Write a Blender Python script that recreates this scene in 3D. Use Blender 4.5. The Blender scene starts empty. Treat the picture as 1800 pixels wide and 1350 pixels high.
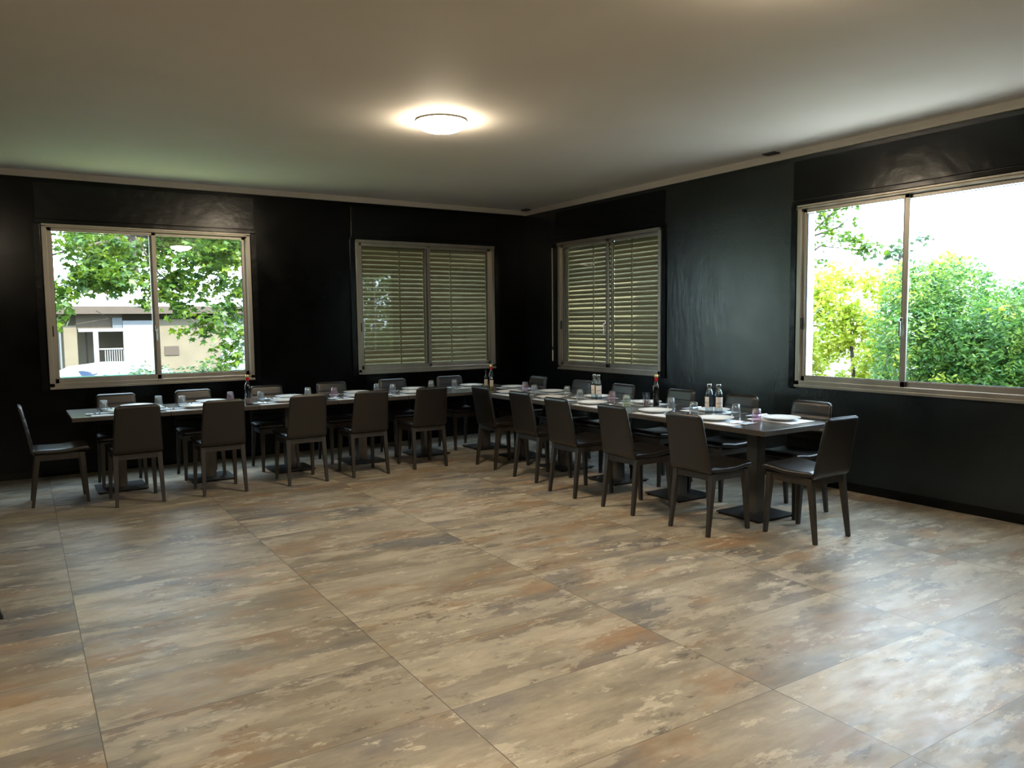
import bpy, bmesh, math, random
import numpy as np
from mathutils import Vector, Matrix

PI = math.pi
S = bpy.context.scene
COL = S.collection

# ------------------------------------------------------------------ camera
CAMPOS = (-6.3126, -9.3553, 1.556)
YAW, PITCH, ROLL, FPX = 0.5742, -0.0795, -0.0111, 1359.37
cam_data = bpy.data.cameras.new('camera')
cam_data.sensor_fit = 'HORIZONTAL'
cam_data.sensor_width = 36.0
cam_data.lens = 36.0 * FPX / 1800.0
cam_data.clip_end = 300
cam = bpy.data.objects.new('camera', cam_data)
COL.objects.link(cam)
fwd = Vector((math.cos(PITCH) * math.sin(YAW), math.cos(PITCH) * math.cos(YAW), math.sin(PITCH)))
rgt = Vector((math.cos(YAW), -math.sin(YAW), 0))
upv = rgt.cross(fwd)
r2 = rgt * math.cos(ROLL) + upv * math.sin(ROLL)
u2 = -rgt * math.sin(ROLL) + upv * math.cos(ROLL)
cam.matrix_world = Matrix(((r2.x, u2.x, -fwd.x, CAMPOS[0]), (r2.y, u2.y, -fwd.y, CAMPOS[1]),
                           (r2.z, u2.z, -fwd.z, CAMPOS[2]), (0, 0, 0, 1)))
S.camera = cam

# ------------------------------------------------------------------ world, sun, exposure
world = bpy.data.worlds.new('daylight')
S.world = world
world.use_nodes = True
bg = world.node_tree.nodes['Background']
bg.inputs[0].default_value = (0.62, 0.80, 1.0, 1)
bg.inputs[1].default_value = 11.0
sun_d = bpy.data.lights.new('sun', 'SUN')
sun_d.energy = 16.0
sun_d.angle = math.radians(0.6)
sun_d.color = (1.0, 0.93, 0.80)
sun = bpy.data.objects.new('sun', sun_d)
COL.objects.link(sun)
sun.rotation_euler = Vector((0.13, -0.70, 0.70)).to_track_quat('Z', 'Y').to_euler()
LAMP_POWER = 92.0
S.view_settings.view_transform = 'Standard'
S.view_settings.look = 'None'
S.view_settings.exposure = 0.6
S.view_settings.gamma = 1.0
S.view_settings.use_curve_mapping = False
try:
    S.cycles.max_bounces = 8
    S.cycles.diffuse_bounces = 4
    S.cycles.glossy_bounces = 4
    S.cycles.transmission_bounces = 6
    S.cycles.transparent_max_bounces = 16
    S.cycles.sample_clamp_indirect = 6.0
    S.cycles.caustics_reflective = False
    S.cycles.caustics_refractive = False
    S.cycles.use_denoising = True
except Exception:
    pass


# portals guide daylight sampling through the two open windows
def portal(loc, rot, sx, sy):
    d = bpy.data.lights.new('daylight_portal', 'AREA')
    d.shape = 'RECTANGLE'
    d.size, d.size_y = sx, sy
    d.cycles.is_portal = True
    o = bpy.data.objects.new('daylight_portal', d)
    COL.objects.link(o)
    o.location = loc
    o.rotation_euler = rot


portal((-4.945, 0.20, 1.77), (PI / 2, 0, PI), 2.0, 1.7)
portal((0.20, -5.66, 1.77), (PI / 2, 0, PI / 2), 2.0, 1.7)


# ------------------------------------------------------------------ material helpers
def new_mat(name):
    m = bpy.data.materials.new(name)
    m.use_nodes = True
    nt = m.node_tree
    return m, nt, nt.nodes, nt.links, nt.nodes['Principled BSDF']


def simple(name, col, rough=0.5, metal=0.0, spec=0.5, noise=0.0, nscale=8.0, bump=0.0, bscale=60.0, stretch=(1, 1, 1)):
    m, nt, N, L, p = new_mat(name)
    p.inputs['Base Color'].default_value = (*col, 1)
    p.inputs['Roughness'].default_value = rough
    p.inputs['Metallic'].default_value = metal
    p.inputs['Specular IOR Level'].default_value = spec
    tc = N.new('ShaderNodeTexCoord')
    mp = N.new('ShaderNodeMapping')
    mp.inputs['Scale'].default_value = stretch
    L.new(tc.outputs['Object'], mp.inputs[0])
    if noise > 0:
        n = N.new('ShaderNodeTexNoise')
        n.inputs['Scale'].default_value = nscale
        n.inputs['Detail'].default_value = 5
        L.new(mp.outputs[0], n.inputs[0])
        r = N.new('ShaderNodeValToRGB')
        r.color_ramp.elements[0].position = 0.3
        r.color_ramp.elements[1].position = 0.7
        r.color_ramp.elements[0].color = (*[c * (1 - noise) for c in col], 1)
        r.color_ramp.elements[1].color = (*[min(1, c * (1 + noise)) for c in col], 1)
        L.new(n.outputs[0], r.inputs[0])
        L.new(r.outputs[0], p.inputs['Base Color'])
    if bump > 0:
        n2 = N.new('ShaderNodeTexNoise')
        n2.inputs['Scale'].default_value = bscale
        n2.inputs['Detail'].default_value = 4
        L.new(mp.outputs[0], n2.inputs[0])
        b = N.new('ShaderNodeBump')
        b.inputs['Strength'].default_value = bump
        b.inputs['Distance'].default_value = 0.01
        L.new(n2.outputs[0], b.inputs['Height'])
        L.new(b.outputs[0], p.inputs['Normal'])
    return m


def clear_glass(name, tint, rough=0.0, ior=1.45, extra=0.0, lit_mix=0.0):
    """clear pane or thin glass wall: tinted transmission with a fresnel reflection"""
    m, nt, N, L, p = new_mat(name)
    N.remove(p)
    out = N['Material Output']
    t = N.new('ShaderNodeBsdfTransparent')
    t.inputs[0].default_value = (*tint, 1)
    g = N.new('ShaderNodeBsdfGlossy')
    g.inputs['Roughness'].default_value = rough
    f = N.new('ShaderNodeLayerWeight')
    f.inputs['Blend'].default_value = 0.5
    pw = N.new('ShaderNodeMath')
    pw.operation = 'POWER'
    pw.inputs[1].default_value = 5.0
    L.new(f.outputs['Facing'], pw.inputs[0])
    ad = N.new('ShaderNodeMath')
    ad.operation = 'MULTIPLY_ADD'
    ad.use_clamp = True
    ad.inputs[1].default_value = 0.95
    ad.inputs[2].default_value = 0.04 + extra
    L.new(pw.outputs[0], ad.inputs[0])
    mx = N.new('ShaderNodeMixShader')
    L.new(ad.outputs[0], mx.inputs[0])
    L.new(t.outputs[0], mx.inputs[1])
    L.new(g.outputs[0], mx.inputs[2])
    if lit_mix > 0:  # pale diffuse share mixed in so the tumblers appear lit
        df = N.new('ShaderNodeBsdfDiffuse')
        df.inputs[0].default_value = (*[c * 0.85 for c in tint], 1)
        m2 = N.new('ShaderNodeMixShader')
        m2.inputs[0].default_value = lit_mix
        L.new(mx.outputs[0], m2.inputs[1])
        L.new(df.outputs[0], m2.inputs[2])
        L.new(m2.outputs[0], out.inputs[0])
    else:
        L.new(mx.outputs[0], out.inputs[0])
    return m


def floor_material():
    m, nt, N, L, p = new_mat('stone_look_floor_tile')
    tc = N.new('ShaderNodeTexCoord')
    mp = N.new('ShaderNodeMapping')
    mp.vector_type = 'TEXTURE'
    mp.inputs['Location'].default_value = (-6.1107, -7.2831, 0)
    mp.inputs['Rotation'].default_value = (0, 0, -0.0082)
    mp.inputs['Scale'].default_value = (1.211, 0.6018, 1)
    L.new(tc.outputs['Object'], mp.inputs[0])
    fl = N.new('ShaderNodeVectorMath'); fl.operation = 'FLOOR'
    fr = N.new('ShaderNodeVectorMath'); fr.operation = 'FRACTION'
    L.new(mp.outputs[0], fl.inputs[0]); L.new(mp.outputs[0], fr.inputs[0])
    wn = N.new('ShaderNodeTexWhiteNoise'); wn.noise_dimensions = '2D'
    L.new(fl.outputs[0], wn.inputs['Vector'])
    # tile-local coordinates in metres + random offset per tile
    sc = N.new('ShaderNodeVectorMath'); sc.operation = 'MULTIPLY'
    sc.inputs[1].default_value = (1.211, 0.6018, 0)
    L.new(fr.outputs[0], sc.inputs[0])
    off = N.new('ShaderNodeVectorMath'); off.operation = 'MULTIPLY'
    off.inputs[1].default_value = (37, 53, 19)
    L.new(wn.outputs['Color'], off.inputs[0])
    ad = N.new('ShaderNodeVectorMath'); ad.operation = 'ADD'
    L.new(sc.outputs[0], ad.inputs[0]); L.new(off.outputs[0], ad.inputs[1])

    def stretched(sx, sy, scale, detail, rough=0.6, dist=0.0):
        a = N.new('ShaderNodeVectorMath'); a.operation = 'MULTIPLY'
        a.inputs[1].default_value = (sx, sy, 1)
        L.new(ad.outputs[0], a.inputs[0])
        n = N.new('ShaderNodeTexNoise')
        n.inputs['Scale'].default_value = scale
        n.inputs['Detail'].default_value = detail
        n.inputs['Roughness'].default_value = rough
        n.inputs['Distortion'].default_value = dist
        L.new(a.outputs[0], n.inputs[0])
        return n.outputs[0]

    def ramp(sock, stops):
        r = N.new('ShaderNodeValToRGB')
        while len(r.color_ramp.elements) < len(stops):
            r.color_ramp.elements.new(0.5)
        for e, (pos, c) in zip(r.color_ramp.elements, stops):
            e.position = pos
            e.color = (*c, 1) if len(c) == 3 else c
        L.new(sock, r.inputs[0])
        return r.outputs[0]

    def mix(f, a, b):
        x = N.new('ShaderNodeMix'); x.data_type = 'RGBA'
        if isinstance(f, float):
            x.inputs[0].default_value = f
        else:
            L.new(f, x.inputs[0])
        for s, v in ((x.inputs[6], a), (x.inputs[7], b)):
            if isinstance(v, tuple):
                s.default_value = (*v, 1)
            else:
                L.new(v, s)
        return x.outputs[2]

    base = ramp(stretched(0.7, 2.0, 1.3, 6, 0.6), [(0.30, (0.175, 0.155, 0.128)), (0.44, (0.27, 0.238, 0.185)),
                                                (0.56, (0.36, 0.318, 0.245)), (0.70, (0.40, 0.36, 0.29))])
    rust = ramp(stretched(0.9, 1.9, 1.6, 8, 0.62), [(0.50, (0, 0, 0)), (0.60, (0.6, 0.6, 0.6)), (0.72, (1, 1, 1))])
    c1 = mix(rust, base, (0.31, 0.205, 0.12))
    grey = ramp(stretched(0.9, 2.0, 1.25, 7, 0.58), [(0.52, (0, 0, 0)), (0.66, (0.9, 0.9, 0.9))])
    c2 = mix(grey, c1, (0.165, 0.160, 0.160))
    crm = ramp(stretched(0.75, 1.8, 1.9, 13, 0.68), [(0.535, (0, 0, 0)), (0.548, (0.55, 0.55, 0.55)), (0.68, (0.85, 0.85, 0.85))])
    c3 = mix(crm, c2, (0.47, 0.42, 0.33))
    crm2 = ramp(stretched(0.8, 1.9, 5.5, 14, 0.74), [(0.585, (0, 0, 0)), (0.60, (0.75, 0.75, 0.75))])
    c3 = mix(crm2, c3, (0.56, 0.51, 0.41))
    blot = ramp(stretched(1.0, 2.2, 5.0, 13, 0.80), [(0.565, (0, 0, 0)), (0.59, (0.7, 0.7, 0.7))])
    reg = ramp(stretched(0.8, 2.0, 1.4, 3, 0.5), [(0.50, (0, 0, 0)), (0.58, (1, 1, 1))])
    bm_ = N.new('ShaderNodeMath'); bm_.operation = 'MULTIPLY'
    L.new(blot, bm_.inputs[0]); L.new(reg, bm_.inputs[1])
    c4 = mix(bm_.outputs[0], c3, (0.095, 0.082, 0.068))
    fine = ramp(stretched(0.8, 3.0, 5.0, 12, 0.75), [(0.3, (0.74, 0.74, 0.74)), (0.7, (1.20, 1.19, 1.17))])
    mu = N.new('ShaderNodeMix'); mu.data_type = 'RGBA'; mu.blend_type = 'MULTIPLY'; mu.inputs[0].default_value = 1
    L.new(c4, mu.inputs[6]); L.new(fine, mu.inputs[7])
    # per tile tone
    tone = N.new('ShaderNodeMapRange')
    tone.inputs[3].default_value = 0.84; tone.inputs[4].default_value = 1.06
    L.new(wn.outputs['Value'], tone.inputs[0])
    mu2 = N.new('ShaderNodeVectorMath'); mu2.operation = 'SCALE'
    L.new(mu.outputs[2], mu2.inputs[0]); L.new(tone.outputs[0], mu2.inputs[3])
    # grout
    sep = N.new('ShaderNodeSeparateXYZ')
    L.new(fr.outputs[0], sep.inputs[0])

    def edge(sock, w):
        s = N.new('ShaderNodeMath'); s.operation = 'SUBTRACT'; s.inputs[1].default_value = 0.5
        L.new(sock, s.inputs[0])
        a = N.new('ShaderNodeMath'); a.operation = 'ABSOLUTE'
        L.new(s.outputs[0], a.inputs[0])
        g = N.new('ShaderNodeMath'); g.operation = 'GREATER_THAN'; g.inputs[1].default_value = 0.5 - w
        L.new(a.outputs[0], g.inputs[0])
        return g.outputs[0]

    mxm = N.new('ShaderNodeMath'); mxm.operation = 'MAXIMUM'
    L.new(edge(sep.outputs[0], 0.0020 / 1.2), mxm.inputs[0])
    L.new(edge(sep.outputs[1], 0.0014 / 0.6), mxm.inputs[1])
    fin = mix(mxm.outputs[0], mu2.outputs[0], (0.085, 0.07, 0.052))
    L.new(fin, p.inputs['Base Color'])
    rr = ramp(stretched(1, 3, 5, 5), [(0.35, (0.33, 0.33, 0.33)), (0.7, (0.47, 0.47, 0.47))])
    L.new(rr, p.inputs['Roughness'])
    p.inputs['Specular IOR Level'].default_value = 0.32
    b = N.new('ShaderNodeBump'); b.inputs['Strength'].default_value = 0.35; b.inputs['Distance'].default_value = 0.002
    inv = N.new('ShaderNodeMath'); inv.operation = 'MULTIPLY_ADD'
    inv.inputs[1].default_value = 0.0
    L.new(mxm.outputs[0], inv.inputs[0])
    L.new(stretched(1, 3, 12, 6), inv.inputs[2])
    L.new(inv.outputs[0], b.inputs['Height'])
    L.new(b.outputs[0], p.inputs['Normal'])
    return m


def wall_material(name, spec, c0, c1):
    m, nt, N, L, p = new_mat(name)
    tc = N.new('ShaderNodeTexCoord')
    n = N.new('ShaderNodeTexNoise'); n.inputs['Scale'].default_value = 1.6; n.inputs['Detail'].default_value = 8
    n.inputs['Roughness'].default_value = 0.65
    L.new(tc.outputs['Object'], n.inputs[0])
    r = N.new('ShaderNodeValToRGB')
    r.color_ramp.elements[0].position = 0.35; r.color_ramp.elements[0].color = (*c0, 1)
    r.color_ramp.elements[1].position = 0.7; r.color_ramp.elements[1].color = (*c1, 1)
    L.new(n.outputs[0], r.inputs[0]); L.new(r.outputs[0], p.inputs['Base Color'])
    r2_ = N.new('ShaderNodeValToRGB')
    r2_.color_ramp.elements[0].position = 0.35; r2_.color_ramp.elements[0].color = (0.15, 0.15, 0.15, 1)
    r2_.color_ramp.elements[1].position = 0.68; r2_.color_ramp.elements[1].color = (0.26, 0.26, 0.26, 1)
    n3 = N.new('ShaderNodeTexNoise'); n3.inputs['Scale'].default_value = 2.6; n3.inputs['Detail'].default_value = 9
    n3.inputs['Roughness'].default_value = 0.7
    L.new(tc.outputs['Object'], n3.inputs[0])
    L.new(n3.outputs[0], r2_.inputs[0]); L.new(r2_.outputs[0], p.inputs['Roughness'])
    n2 = N.new('ShaderNodeTexNoise'); n2.inputs['Scale'].default_value = 6.5; n2.inputs['Detail'].default_value = 12
    n2.inputs['Roughness'].default_value = 0.72
    mpw = N.new('ShaderNodeMapping'); mpw.inputs['Scale'].default_value = (1, 1, 0.45)
    L.new(tc.outputs['Object'], mpw.inputs[0])
    L.new(mpw.outputs[0], n2.inputs[0])
    b = N.new('ShaderNodeBump'); b.inputs['Strength'].default_value = 0.45 if spec > 0.3 else 0.12; b.inputs['Distance'].default_value = 0.011
    L.new(n2.outputs[0], b.inputs['Height']); L.new(b.outputs[0], p.inputs['Normal'])
    p.inputs['Specular IOR Level'].default_value = spec
    return m


def leaf_material(name, cols, transl=0.45, rough=0.45):
    m, nt, N, L, p = new_mat(name)
    tc = N.new('ShaderNodeTexCoord')
    n = N.new('ShaderNodeTexNoise'); n.inputs['Scale'].default_value = 4.0; n.inputs['Detail'].default_value = 3
    L.new(tc.outputs['Object'], n.inputs[0])
    wn = N.new('ShaderNodeTexNoise'); wn.inputs['Scale'].default_value = 35.0; wn.inputs['Detail'].default_value = 1
    L.new(tc.outputs['Object'], wn.inputs[0])
    ad = N.new('ShaderNodeMath'); ad.operation = 'ADD'
    L.new(n.outputs[0], ad.inputs[0]); L.new(wn.outputs[0], ad.inputs[1])
    hf = N.new('ShaderNodeMath'); hf.operation = 'MULTIPLY'; hf.inputs[1].default_value = 0.5
    L.new(ad.outputs[0], hf.inputs[0])
    r = N.new('ShaderNodeValToRGB')
    while len(r.color_ramp.elements) < len(cols):
        r.color_ramp.elements.new(0.5)
    for i, (e, c) in enumerate(zip(r.color_ramp.elements, cols)):
        e.position = 0.36 + 0.28 * i / (len(cols) - 1)
        e.color = (*c, 1)
    L.new(hf.outputs[0], r.inputs[0])
    L.new(r.outputs[0], p.inputs['Base Color'])
    p.inputs['Roughness'].default_value = rough
    tr = N.new('ShaderNodeBsdfTranslucent')
    hs = N.new('ShaderNodeHueSaturation'); hs.inputs['Hue'].default_value = 0.485; hs.inputs['Value'].default_value = 1.5
    L.new(r.outputs[0], hs.inputs['Color']); L.new(hs.outputs[0], tr.inputs[0])
    mx = N.new('ShaderNodeMixShader'); mx.inputs[0].default_value = transl
    L.new(p.outputs[0], mx.inputs[1]); L.new(tr.outputs[0], mx.inputs[2])
    L.new(mx.outputs[0], N['Material Output'].inputs[0])
    return m


M = {}
M['floor'] = floor_material()
M['wall'] = wall_material('black_satin_plaster', 0.17, (0.0008, 0.0011, 0.0012), (0.0022, 0.0030, 0.0032))
M['wall_polished'] = wall_material('black_polished_plaster', 0.75, (0.0018, 0.0038, 0.0042), (0.0045, 0.0080, 0.0085))  # blue-green tint puts veiling haze into the plaster colour
M['black_paint'] = simple('black_satin_paint', (0.0016, 0.0026, 0.0030), 0.22, spec=0.28, noise=0.3, nscale=5, bump=0.25, bscale=9)  # slight blue-green tone carries the same painted haze as the right wall
M['ceiling'] = simple('matt_ceiling_paint', (0.79, 0.75, 0.70), 0.75, noise=0.03, nscale=1.2, bump=0.12, bscale=3)
M['trim'] = simple('cream_trim_paint', (0.42, 0.395, 0.355), 0.6, noise=0.04, nscale=6)
M['alu'] = simple('aged_aluminium', (0.36, 0.335, 0.29), 0.36, 0.75, noise=0.12, nscale=5, stretch=(1, 1, 0.3), bump=0.05, bscale=40)
M['alu_dark'] = simple('dark_seal', (0.012, 0.012, 0.012), 0.5)
M['chrome'] = simple('handle_chrome', (0.6, 0.6, 0.6), 0.2, 0.9)
M['pane'] = clear_glass('window_glass', (0.95, 0.97, 0.955), 0.0, 1.5, 0.012)
M['slat'] = simple('olive_shutter_paint', (0.245, 0.225, 0.135), 0.42, noise=0.14, nscale=3, stretch=(0.3, 0.3, 2))
M['leather'] = simple('dark_brown_leatherette', (0.0095, 0.0075, 0.006), 0.31, spec=0.6, noise=0.12, nscale=6, bump=0.18, bscale=180)
M['wenge'] = simple('dark_stained_wood', (0.027, 0.023, 0.0185), 0.48, noise=0.25, nscale=12, stretch=(3, 3, 0.5), bump=0.1, bscale=60)
M['tabletop'] = simple('dark_laminate_top', (0.044, 0.039, 0.034), 0.24, spec=0.6, noise=0.3, nscale=5, stretch=(0.5, 5, 5))
M['table_edge'] = simple('brown_edge_band', (0.046, 0.037, 0.028), 0.42, noise=0.2, nscale=7, stretch=(1, 1, 4))
M['column'] = simple('grey_brown_column_laminate', (0.06, 0.056, 0.05), 0.42, noise=0.18, nscale=8, stretch=(4, 4, 0.5))
M['base'] = simple('black_metal_plate', (0.02, 0.021, 0.022), 0.4, 0.3, noise=0.2, nscale=14, bump=0.08, bscale=80)
M['china'] = simple('white_glazed_china', (0.84, 0.84, 0.82), 0.14, spec=0.5, noise=0.02, nscale=3)
M['mat'] = simple('white_paper_mat', (0.78, 0.80, 0.83), 0.75, noise=0.05, nscale=10)
M['napkin'] = simple('pale_blue_paper_napkin', (0.52, 0.62, 0.72), 0.85, noise=0.06, nscale=30)
M['steel'] = simple('cutlery_steel', (0.62, 0.63, 0.65), 0.18, 1.0)
M['tumbler_smoke'] = clear_glass('smoky_blue_tumbler_glass', (0.88, 0.92, 0.95), 0.03, 1.5, 0.07, 0.07)
M['tumbler_clear'] = clear_glass('clear_tumbler_glass', (0.93, 0.95, 0.95), 0.03, 1.5, 0.07, 0.07)
M['tumbler_pink'] = clear_glass('lilac_tumbler_glass', (0.94, 0.86, 0.92), 0.03, 1.5, 0.07, 0.07)
M['tumbler_green'] = clear_glass('pale_green_tumbler_glass', (0.90, 0.96, 0.90), 0.03, 1.5, 0.07, 0.07)
M['bottle_clear'] = clear_glass('clear_bottle_glass', (0.86, 0.90, 0.92), 0.02, 1.5, 0.05)
M['bottle_dark'] = simple('dark_bottle_glass', (0.008, 0.007, 0.006), 0.08, spec=0.8, noise=0.2, nscale=5)
M['oil'] = simple('golden_oil', (0.22, 0.15, 0.04), 0.15, noise=0.1)
M['red_cap'] = simple('red_foil', (0.45, 0.012, 0.015), 0.25, spec=0.6, noise=0.1, nscale=30)
M['gold'] = simple('gold_cap', (0.75, 0.55, 0.22), 0.25, 0.8, noise=0.1, nscale=30)
M['black_cap'] = simple('black_plastic', (0.012, 0.012, 0.012), 0.35, noise=0.1)
M['label'] = simple('white_label_paper', (0.72, 0.68, 0.66), 0.6, noise=0.04, nscale=30)
M['label_beige'] = simple('beige_label_paper', (0.52, 0.43, 0.33), 0.6, noise=0.2, nscale=40)
M['ink'] = simple('black_ink', (0.02, 0.02, 0.02), 0.6, noise=0.1)
M['sachet'] = simple('paper_sachets', (0.40, 0.22, 0.18), 0.6, noise=0.6, nscale=60)
M['vent'] = simple('dark_vent_plastic', (0.02, 0.02, 0.022), 0.5, noise=0.1)
M['brass'] = simple('fixing_metal', (0.4, 0.36, 0.3), 0.35, 0.9)
M['stucco'] = simple('white_outer_render', (0.80, 0.80, 0.78), 0.8, noise=0.04, nscale=6, bump=0.2, bscale=60)
# outside
M['house_wall'] = simple('cream_house_wall', (0.085, 0.068, 0.042), 0.8, noise=0.10, nscale=2)
M['house_white'] = simple('white_house_paint', (0.12, 0.122, 0.13), 0.7, noise=0.05, nscale=4)
M['house_brown'] = simple('brown_fascia', (0.030, 0.018, 0.009), 0.7, noise=0.1, nscale=5)
M['house_board'] = simple('brown_board_panel', (0.036, 0.022, 0.009), 0.7, noise=0.2, nscale=5, stretch=(6, 1, 0.3))
M['house_grey'] = simple('grey_post_paint', (0.06, 0.065, 0.07), 0.6, noise=0.1)
M['roof'] = simple('pale_roof', (0.4, 0.41, 0.44), 0.7, noise=0.05)
M['drive'] = simple('pale_gravel', (0.09, 0.082, 0.068), 0.9, noise=0.2, nscale=8)
M['terrace'] = simple('bounce_terrace_paving', (0.62, 0.60, 0.55), 0.85, noise=0.1, nscale=3)
M['lawn'] = simple('bounce_lawn', (0.34, 0.34, 0.10), 0.9, noise=0.3, nscale=20)
M['car_paint'] = simple('white_car_paint', (0.32, 0.33, 0.35), 0.25, spec=0.7, noise=0.02)
M['car_glass'] = simple('blue_tinted_car_glass', (0.012, 0.03, 0.085), 0.35, spec=0.9, noise=0.1)
M['rubber'] = simple('black_rubber', (0.02, 0.02, 0.02), 0.8, noise=0.2)
M['net'] = simple('teal_green_screen', (0.003, 0.055, 0.038), 0.7, noise=0.25, nscale=4, stretch=(1, 1, 6))
M['bark'] = simple('tree_bark', (0.045, 0.034, 0.024), 0.85, noise=0.3, nscale=14, bump=0.5, bscale=30)
M['leaf_maple'] = leaf_material('maple_leaf', [(0.014, 0.052, 0.014), (0.040, 0.090, 0.008), (0.120, 0.165, 0.008)], 0.45)  # yellow end of the ramp paints sunlit patches into the leaf colour
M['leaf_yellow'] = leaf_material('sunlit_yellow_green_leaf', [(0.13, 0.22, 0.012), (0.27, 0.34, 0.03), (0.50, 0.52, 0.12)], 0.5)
M['leaf_hedge'] = leaf_material('laurel_leaf', [(0.020, 0.070, 0.022), (0.045, 0.130, 0.022), (0.13, 0.20, 0.02)], 0.4)
M['leaf_shrub'] = leaf_material('shrub_leaf', [(0.02, 0.050, 0.022), (0.035, 0.08, 0.03), (0.08, 0.12, 0.045)], 0.3)


# ------------------------------------------------------------------ mesh builder
class MB:
    def __init__(self):
        self.v = []
        self.f = []

    def add(self, vs, fs):
        o = len(self.v)
        self.v += [tuple(v) for v in vs]
        self.f += [tuple(i + o for i in f) for f in fs]
        return self

    def box(self, x0, x1, y0, y1, z0, z1, c=0.0):
        x0, x1 = min(x0, x1), max(x0, x1)
        y0, y1 = min(y0, y1), max(y0, y1)
        z0, z1 = min(z0, z1), max(z0, z1)
        if c <= 0:
            vs = [(x, y, z) for z in (z0, z1) for y in (y0, y1) for x in (x0, x1)]
            fs = [(0, 2, 3, 1), (4, 5, 7, 6), (0, 1, 5, 4), (2, 6, 7, 3), (0, 4, 6, 2), (1, 3, 7, 5)]
            return self.add(vs, fs)
        bm = bmesh.new()
        bmesh.ops.create_cube(bm, size=1)
        for v in bm.verts:
            v.co = Vector(((x0 + x1) / 2 + v.co.x * (x1 - x0), (y0 + y1) / 2 + v.co.y * (y1 - y0), (z0 + z1) / 2 + v.co.z * (z1 - z0)))
        bmesh.ops.bevel(bm, geom=bm.edges[:], offset=c, segments=2, affect='EDGES', profile=0.6)
        bm.verts.index_update()
        self.add([v.co[:] for v in bm.verts], [[v.index for v in f.verts] for f in bm.faces])
        bm.free()
        return self

    def hexa(self, bot, top):
        """bot and top: four corners each, counter-clockwise seen from above"""
        return self.add(list(bot) + list(top), [(3, 2, 1, 0), (4, 5, 6, 7)] + [(i, (i + 1) % 4, (i + 1) % 4 + 4, i + 4) for i in range(4)])

    def lathe(self, prof, seg=24, c=(0, 0, 0)):
        vs, fs = [], []
        rings = []
        for r, z in prof:
            if r < 1e-6:
                vs.append((c[0], c[1], c[2] + z)); rings.append([len(vs) - 1])
            else:
                st = len(vs)
                vs += [(c[0] + r * math.cos(2 * PI * k / seg), c[1] + r * math.sin(2 * PI * k / seg), c[2] + z) for k in range(seg)]
                rings.append(list(range(st, st + seg)))
        for a, b in zip(rings[:-1], rings[1:]):
            if len(a) == 1 and len(b) == 1:
                continue
            for k in range(seg):
                k2 = (k + 1) % seg
                if len(a) == 1:
                    fs.append((a[0], b[k2], b[k]))
                elif len(b) == 1:
                    fs.append((a[k], a[k2], b[0]))
                else:
                    fs.append((a[k], a[k2], b[k2], b[k]))
        return self.add(vs, fs)

    def tube(self, pts, rad, seg=8):
        pts = [Vector(p) for p in pts]
        n = len(pts)
        rads = rad if isinstance(rad, (list, tuple)) else [rad] * n
        vs, fs = [], []
        for i, p in enumerate(pts):
            t = (pts[min(i + 1, n - 1)] - pts[max(i - 1, 0)]).normalized()
            a = Vector((0, 0, 1)) if abs(t.z) < 0.9 else Vector((1, 0, 0))
            u = t.cross(a).normalized(); w = t.cross(u)
            for k in range(seg):
                an = 2 * PI * k / seg
                vs.append(p + (u * math.cos(an) + w * math.sin(an)) * rads[i])
        for i in range(n - 1):
            for k in range(seg):
                k2 = (k + 1) % seg
                fs.append((i * seg + k, (i + 1) * seg + k, (i + 1) * seg + k2, i * seg + k2))
        fs.append(tuple(range(seg))); fs.append(tuple((n - 1) * seg + k for k in reversed(range(seg))))
        return self.add(vs, fs)

    def build(self, name, mat, parent=None, smooth=False, angle=40):
        me = bpy.data.meshes.new(name)
        me.from_pydata(self.v, [], self.f)
        bm = bmesh.new(); bm.from_mesh(me)
        bmesh.ops.recalc_face_normals(bm, faces=bm.faces[:])
        bm.to_mesh(me); bm.free()
        me.materials.append(mat)
        if smooth:
            for p_ in me.polygons:
                p_.use_smooth = True
            try:
                me.set_sharp_from_angle(angle=math.radians(angle))
            except Exception:
                pass
        o = bpy.data.objects.new(name, me)
        COL.objects.link(o)
        if parent is not None:
            o.parent = parent
        return o


def raw_mesh(name, verts, faces, mat, parent=None):
    me = bpy.data.meshes.new(name)
    me.from_pydata(verts, [], faces)
    me.materials.append(mat)
    o = bpy.data.objects.new(name, me)
    COL.objects.link(o)
    if parent is not None:
        o.parent = parent
    return o


def tag(o, label=None, cat=None, group=None, kind=None):
    if label: o['label'] = label
    if cat: o['category'] = cat
    if group: o['group'] = group
    if kind: o['kind'] = kind
    return o


def thing(name, label, cat, loc=(0, 0, 0), rz=0.0, group=None):
    o = bpy.data.objects.new(name, None)
    o.empty_display_size = 0.1
    COL.objects.link(o)
    o.location = loc
    o.rotation_euler = (0, 0, rz)
    return tag(o, label, cat, group)


def dup(src, loc, rz, label, group=None):
    def cp(o, parent):
        c = o.copy()
        COL.objects.link(c)
        c.parent = parent
        for ch in o.children:
            cp(ch, c)
        return c
    c = cp(src, None)
    c.location = loc
    c.rotation_euler = (0, 0, rz)
    c['label'] = label
    if group: c['group'] = group
    return c


def struct(name, mb, mat, label=None, cat=None):
    o = mb.build(name, mat)
    o['kind'] = 'structure'
    if label: o['label'] = label
    if cat: o['category'] = cat
    return o


# ------------------------------------------------------------------ room shell
CEIL = 3.145
XL, YB = -8.6, -13.2
TH = 0.24
W1 = (-5.99, -3.90)
W2 = (-2.60, -0.547)
W3 = (-2.79, -0.80)
W4 = (-6.70, -4.62)
WZ0, WZ1 = 0.9235, 2.612

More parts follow.
